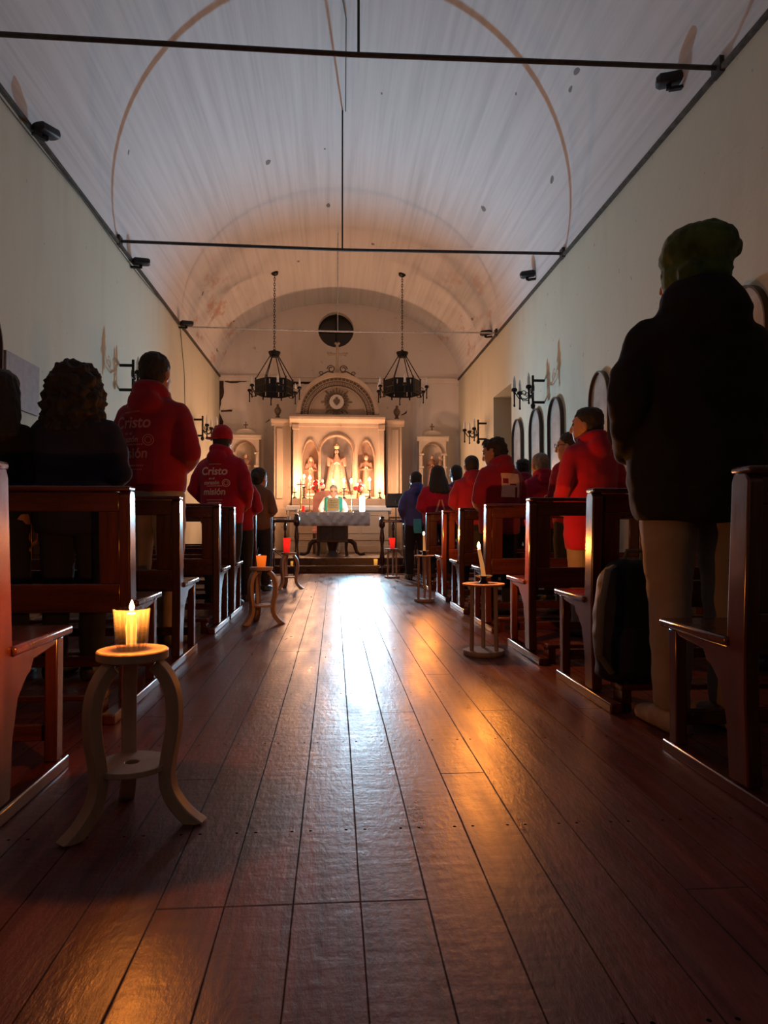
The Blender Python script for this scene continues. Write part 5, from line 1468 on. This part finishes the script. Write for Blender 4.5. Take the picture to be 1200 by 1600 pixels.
bm = NB(); tube(bm, [(-0.04, 0.02, 0.50), (-0.035, 0.0, 0.545), (0.035, 0.0, 0.545), (0.04, 0.02, 0.50)], 0.010, 8); obj('handle', bm, 'strap', bp)
def music_stand(label, px_, py_, Y, w_, hgt, z0, tilt, rz):
    c = P(px_, py_, Y)
    t = thing('music_stand', label, 'music stand', (c.x, Y, z0), rz, 'black music stands flanking the altar')
    h = c.z-z0
    bm = NB(); m_ = Matrix.Translation((0, 0, h)) @ Matrix.Rotation(R(tilt), 4, 'X')
    box(bm, -w_/2, w_/2, -0.006, 0.006, -hgt/2, hgt/2, m_); box(bm, -w_/2, w_/2, -0.05, 0.0, -hgt/2-0.006, -hgt/2+0.004, m_)
    obj('desk', bm, 'black_metal', t)
    obj('pole', tube(NB(), [(0, 0.02, 0.06), (0, 0.02, h)], 0.011, 8), 'black_metal', t)
    for k in range(3):
        a = 2*PI*k/3+0.3; obj('leg', tube(NB(), [(0, 0.02, 0.16), (0.22*math.cos(a), 0.02+0.22*math.sin(a), 0.008)], 0.008, 6), 'black_metal', t)
music_stand('black music stand between the blue hoodie and the retable', 619, 781, 12.4, 0.34, 0.25, PZ, 25, R(160))
music_stand('black music stand beside the brown jacket on the left', 421, 786, 12.1, 0.20, 0.30, PZ, 20, R(215))
# low altar rail, a section on each side
def turned_post(bm, x, y, z0, h, r=0.04):
    lathe(bm, [(0, z0), (r, z0), (r, z0+0.10*h), (r*0.55, z0+0.13*h), (r*0.9, z0+0.25*h), (r*0.55, z0+0.42*h), (r*0.5, z0+0.5*h), (r*0.85, z0+0.62*h), (r*0.5, z0+0.80*h), (r, z0+0.84*h), (r, z0+0.95*h), (r*0.6, z0+0.98*h), (r*0.8, z0+1.0*h), (0, z0+1.02*h)], 14, (x, y, 0))
for side, pxn, ptop, Yr, lab in ((-1, 463.5, 802, 11.2, 'dark turned altar rail with table left of the altar steps'), (1, 597, 806, 11.3, 'dark turned altar rail right of the altar steps')):
    n_ = P(pxn, ptop, Yr)
    t = thing('altar_rail', lab, 'railing', (n_.x, Yr, 0), 0, 'altar rails either side of the steps')
    bm = NB(); turned_post(bm, 0, 0, 0, n_.z-0.02, 0.05); obj('newel', bm, 'pew', t)
    Lr = 1.15
    zt_ = P(440, 812, Yr).z
    bm = NB(); box(bm, min(0, side*Lr), max(0, side*Lr), -0.07, 0.07, zt_-0.045, zt_); obj('top_rail', bm, 'pew_x', t, bevel=0.01)
    bm = NB(); box(bm, min(0, side*Lr), max(0, side*Lr), -0.03, 0.03, 0.08, 0.13); obj('bottom_rail', bm, 'pew_x', t, bevel=0.006)
    for k in range(6):
        bm = NB(); turned_post(bm, side*(0.18+k*0.18), 0, 0.13, zt_-0.045-0.13, 0.025); obj('baluster', bm, 'pew', t)
    bm = NB(); turned_post(bm, side*Lr, 0, 0, n_.z-0.02, 0.05); obj('newel', bm, 'pew', t)
    if side < 0:
        c = P(441, 806, Yr)
        b1 = obj('open_book', box(NB(), c.x-0.09, c.x+0.05, Yr-0.06, Yr+0.05, zt_+0.001, zt_+0.019), 'paper', bevel=0.004)
        tag(b1, 'small pale book lying on the left altar rail', 'book')
        tag(obj('cup', lathe(NB(), [(0, zt_+0.001), (0.02, zt_+0.001), (0.026, zt_+0.055), (0.022, zt_+0.055), (0.017, zt_+0.006), (0, zt_+0.006)], 14, (c.x+0.10, Yr, 0)), 'candle_white'), 'small white cup on the left altar rail beside the newel', 'cup')
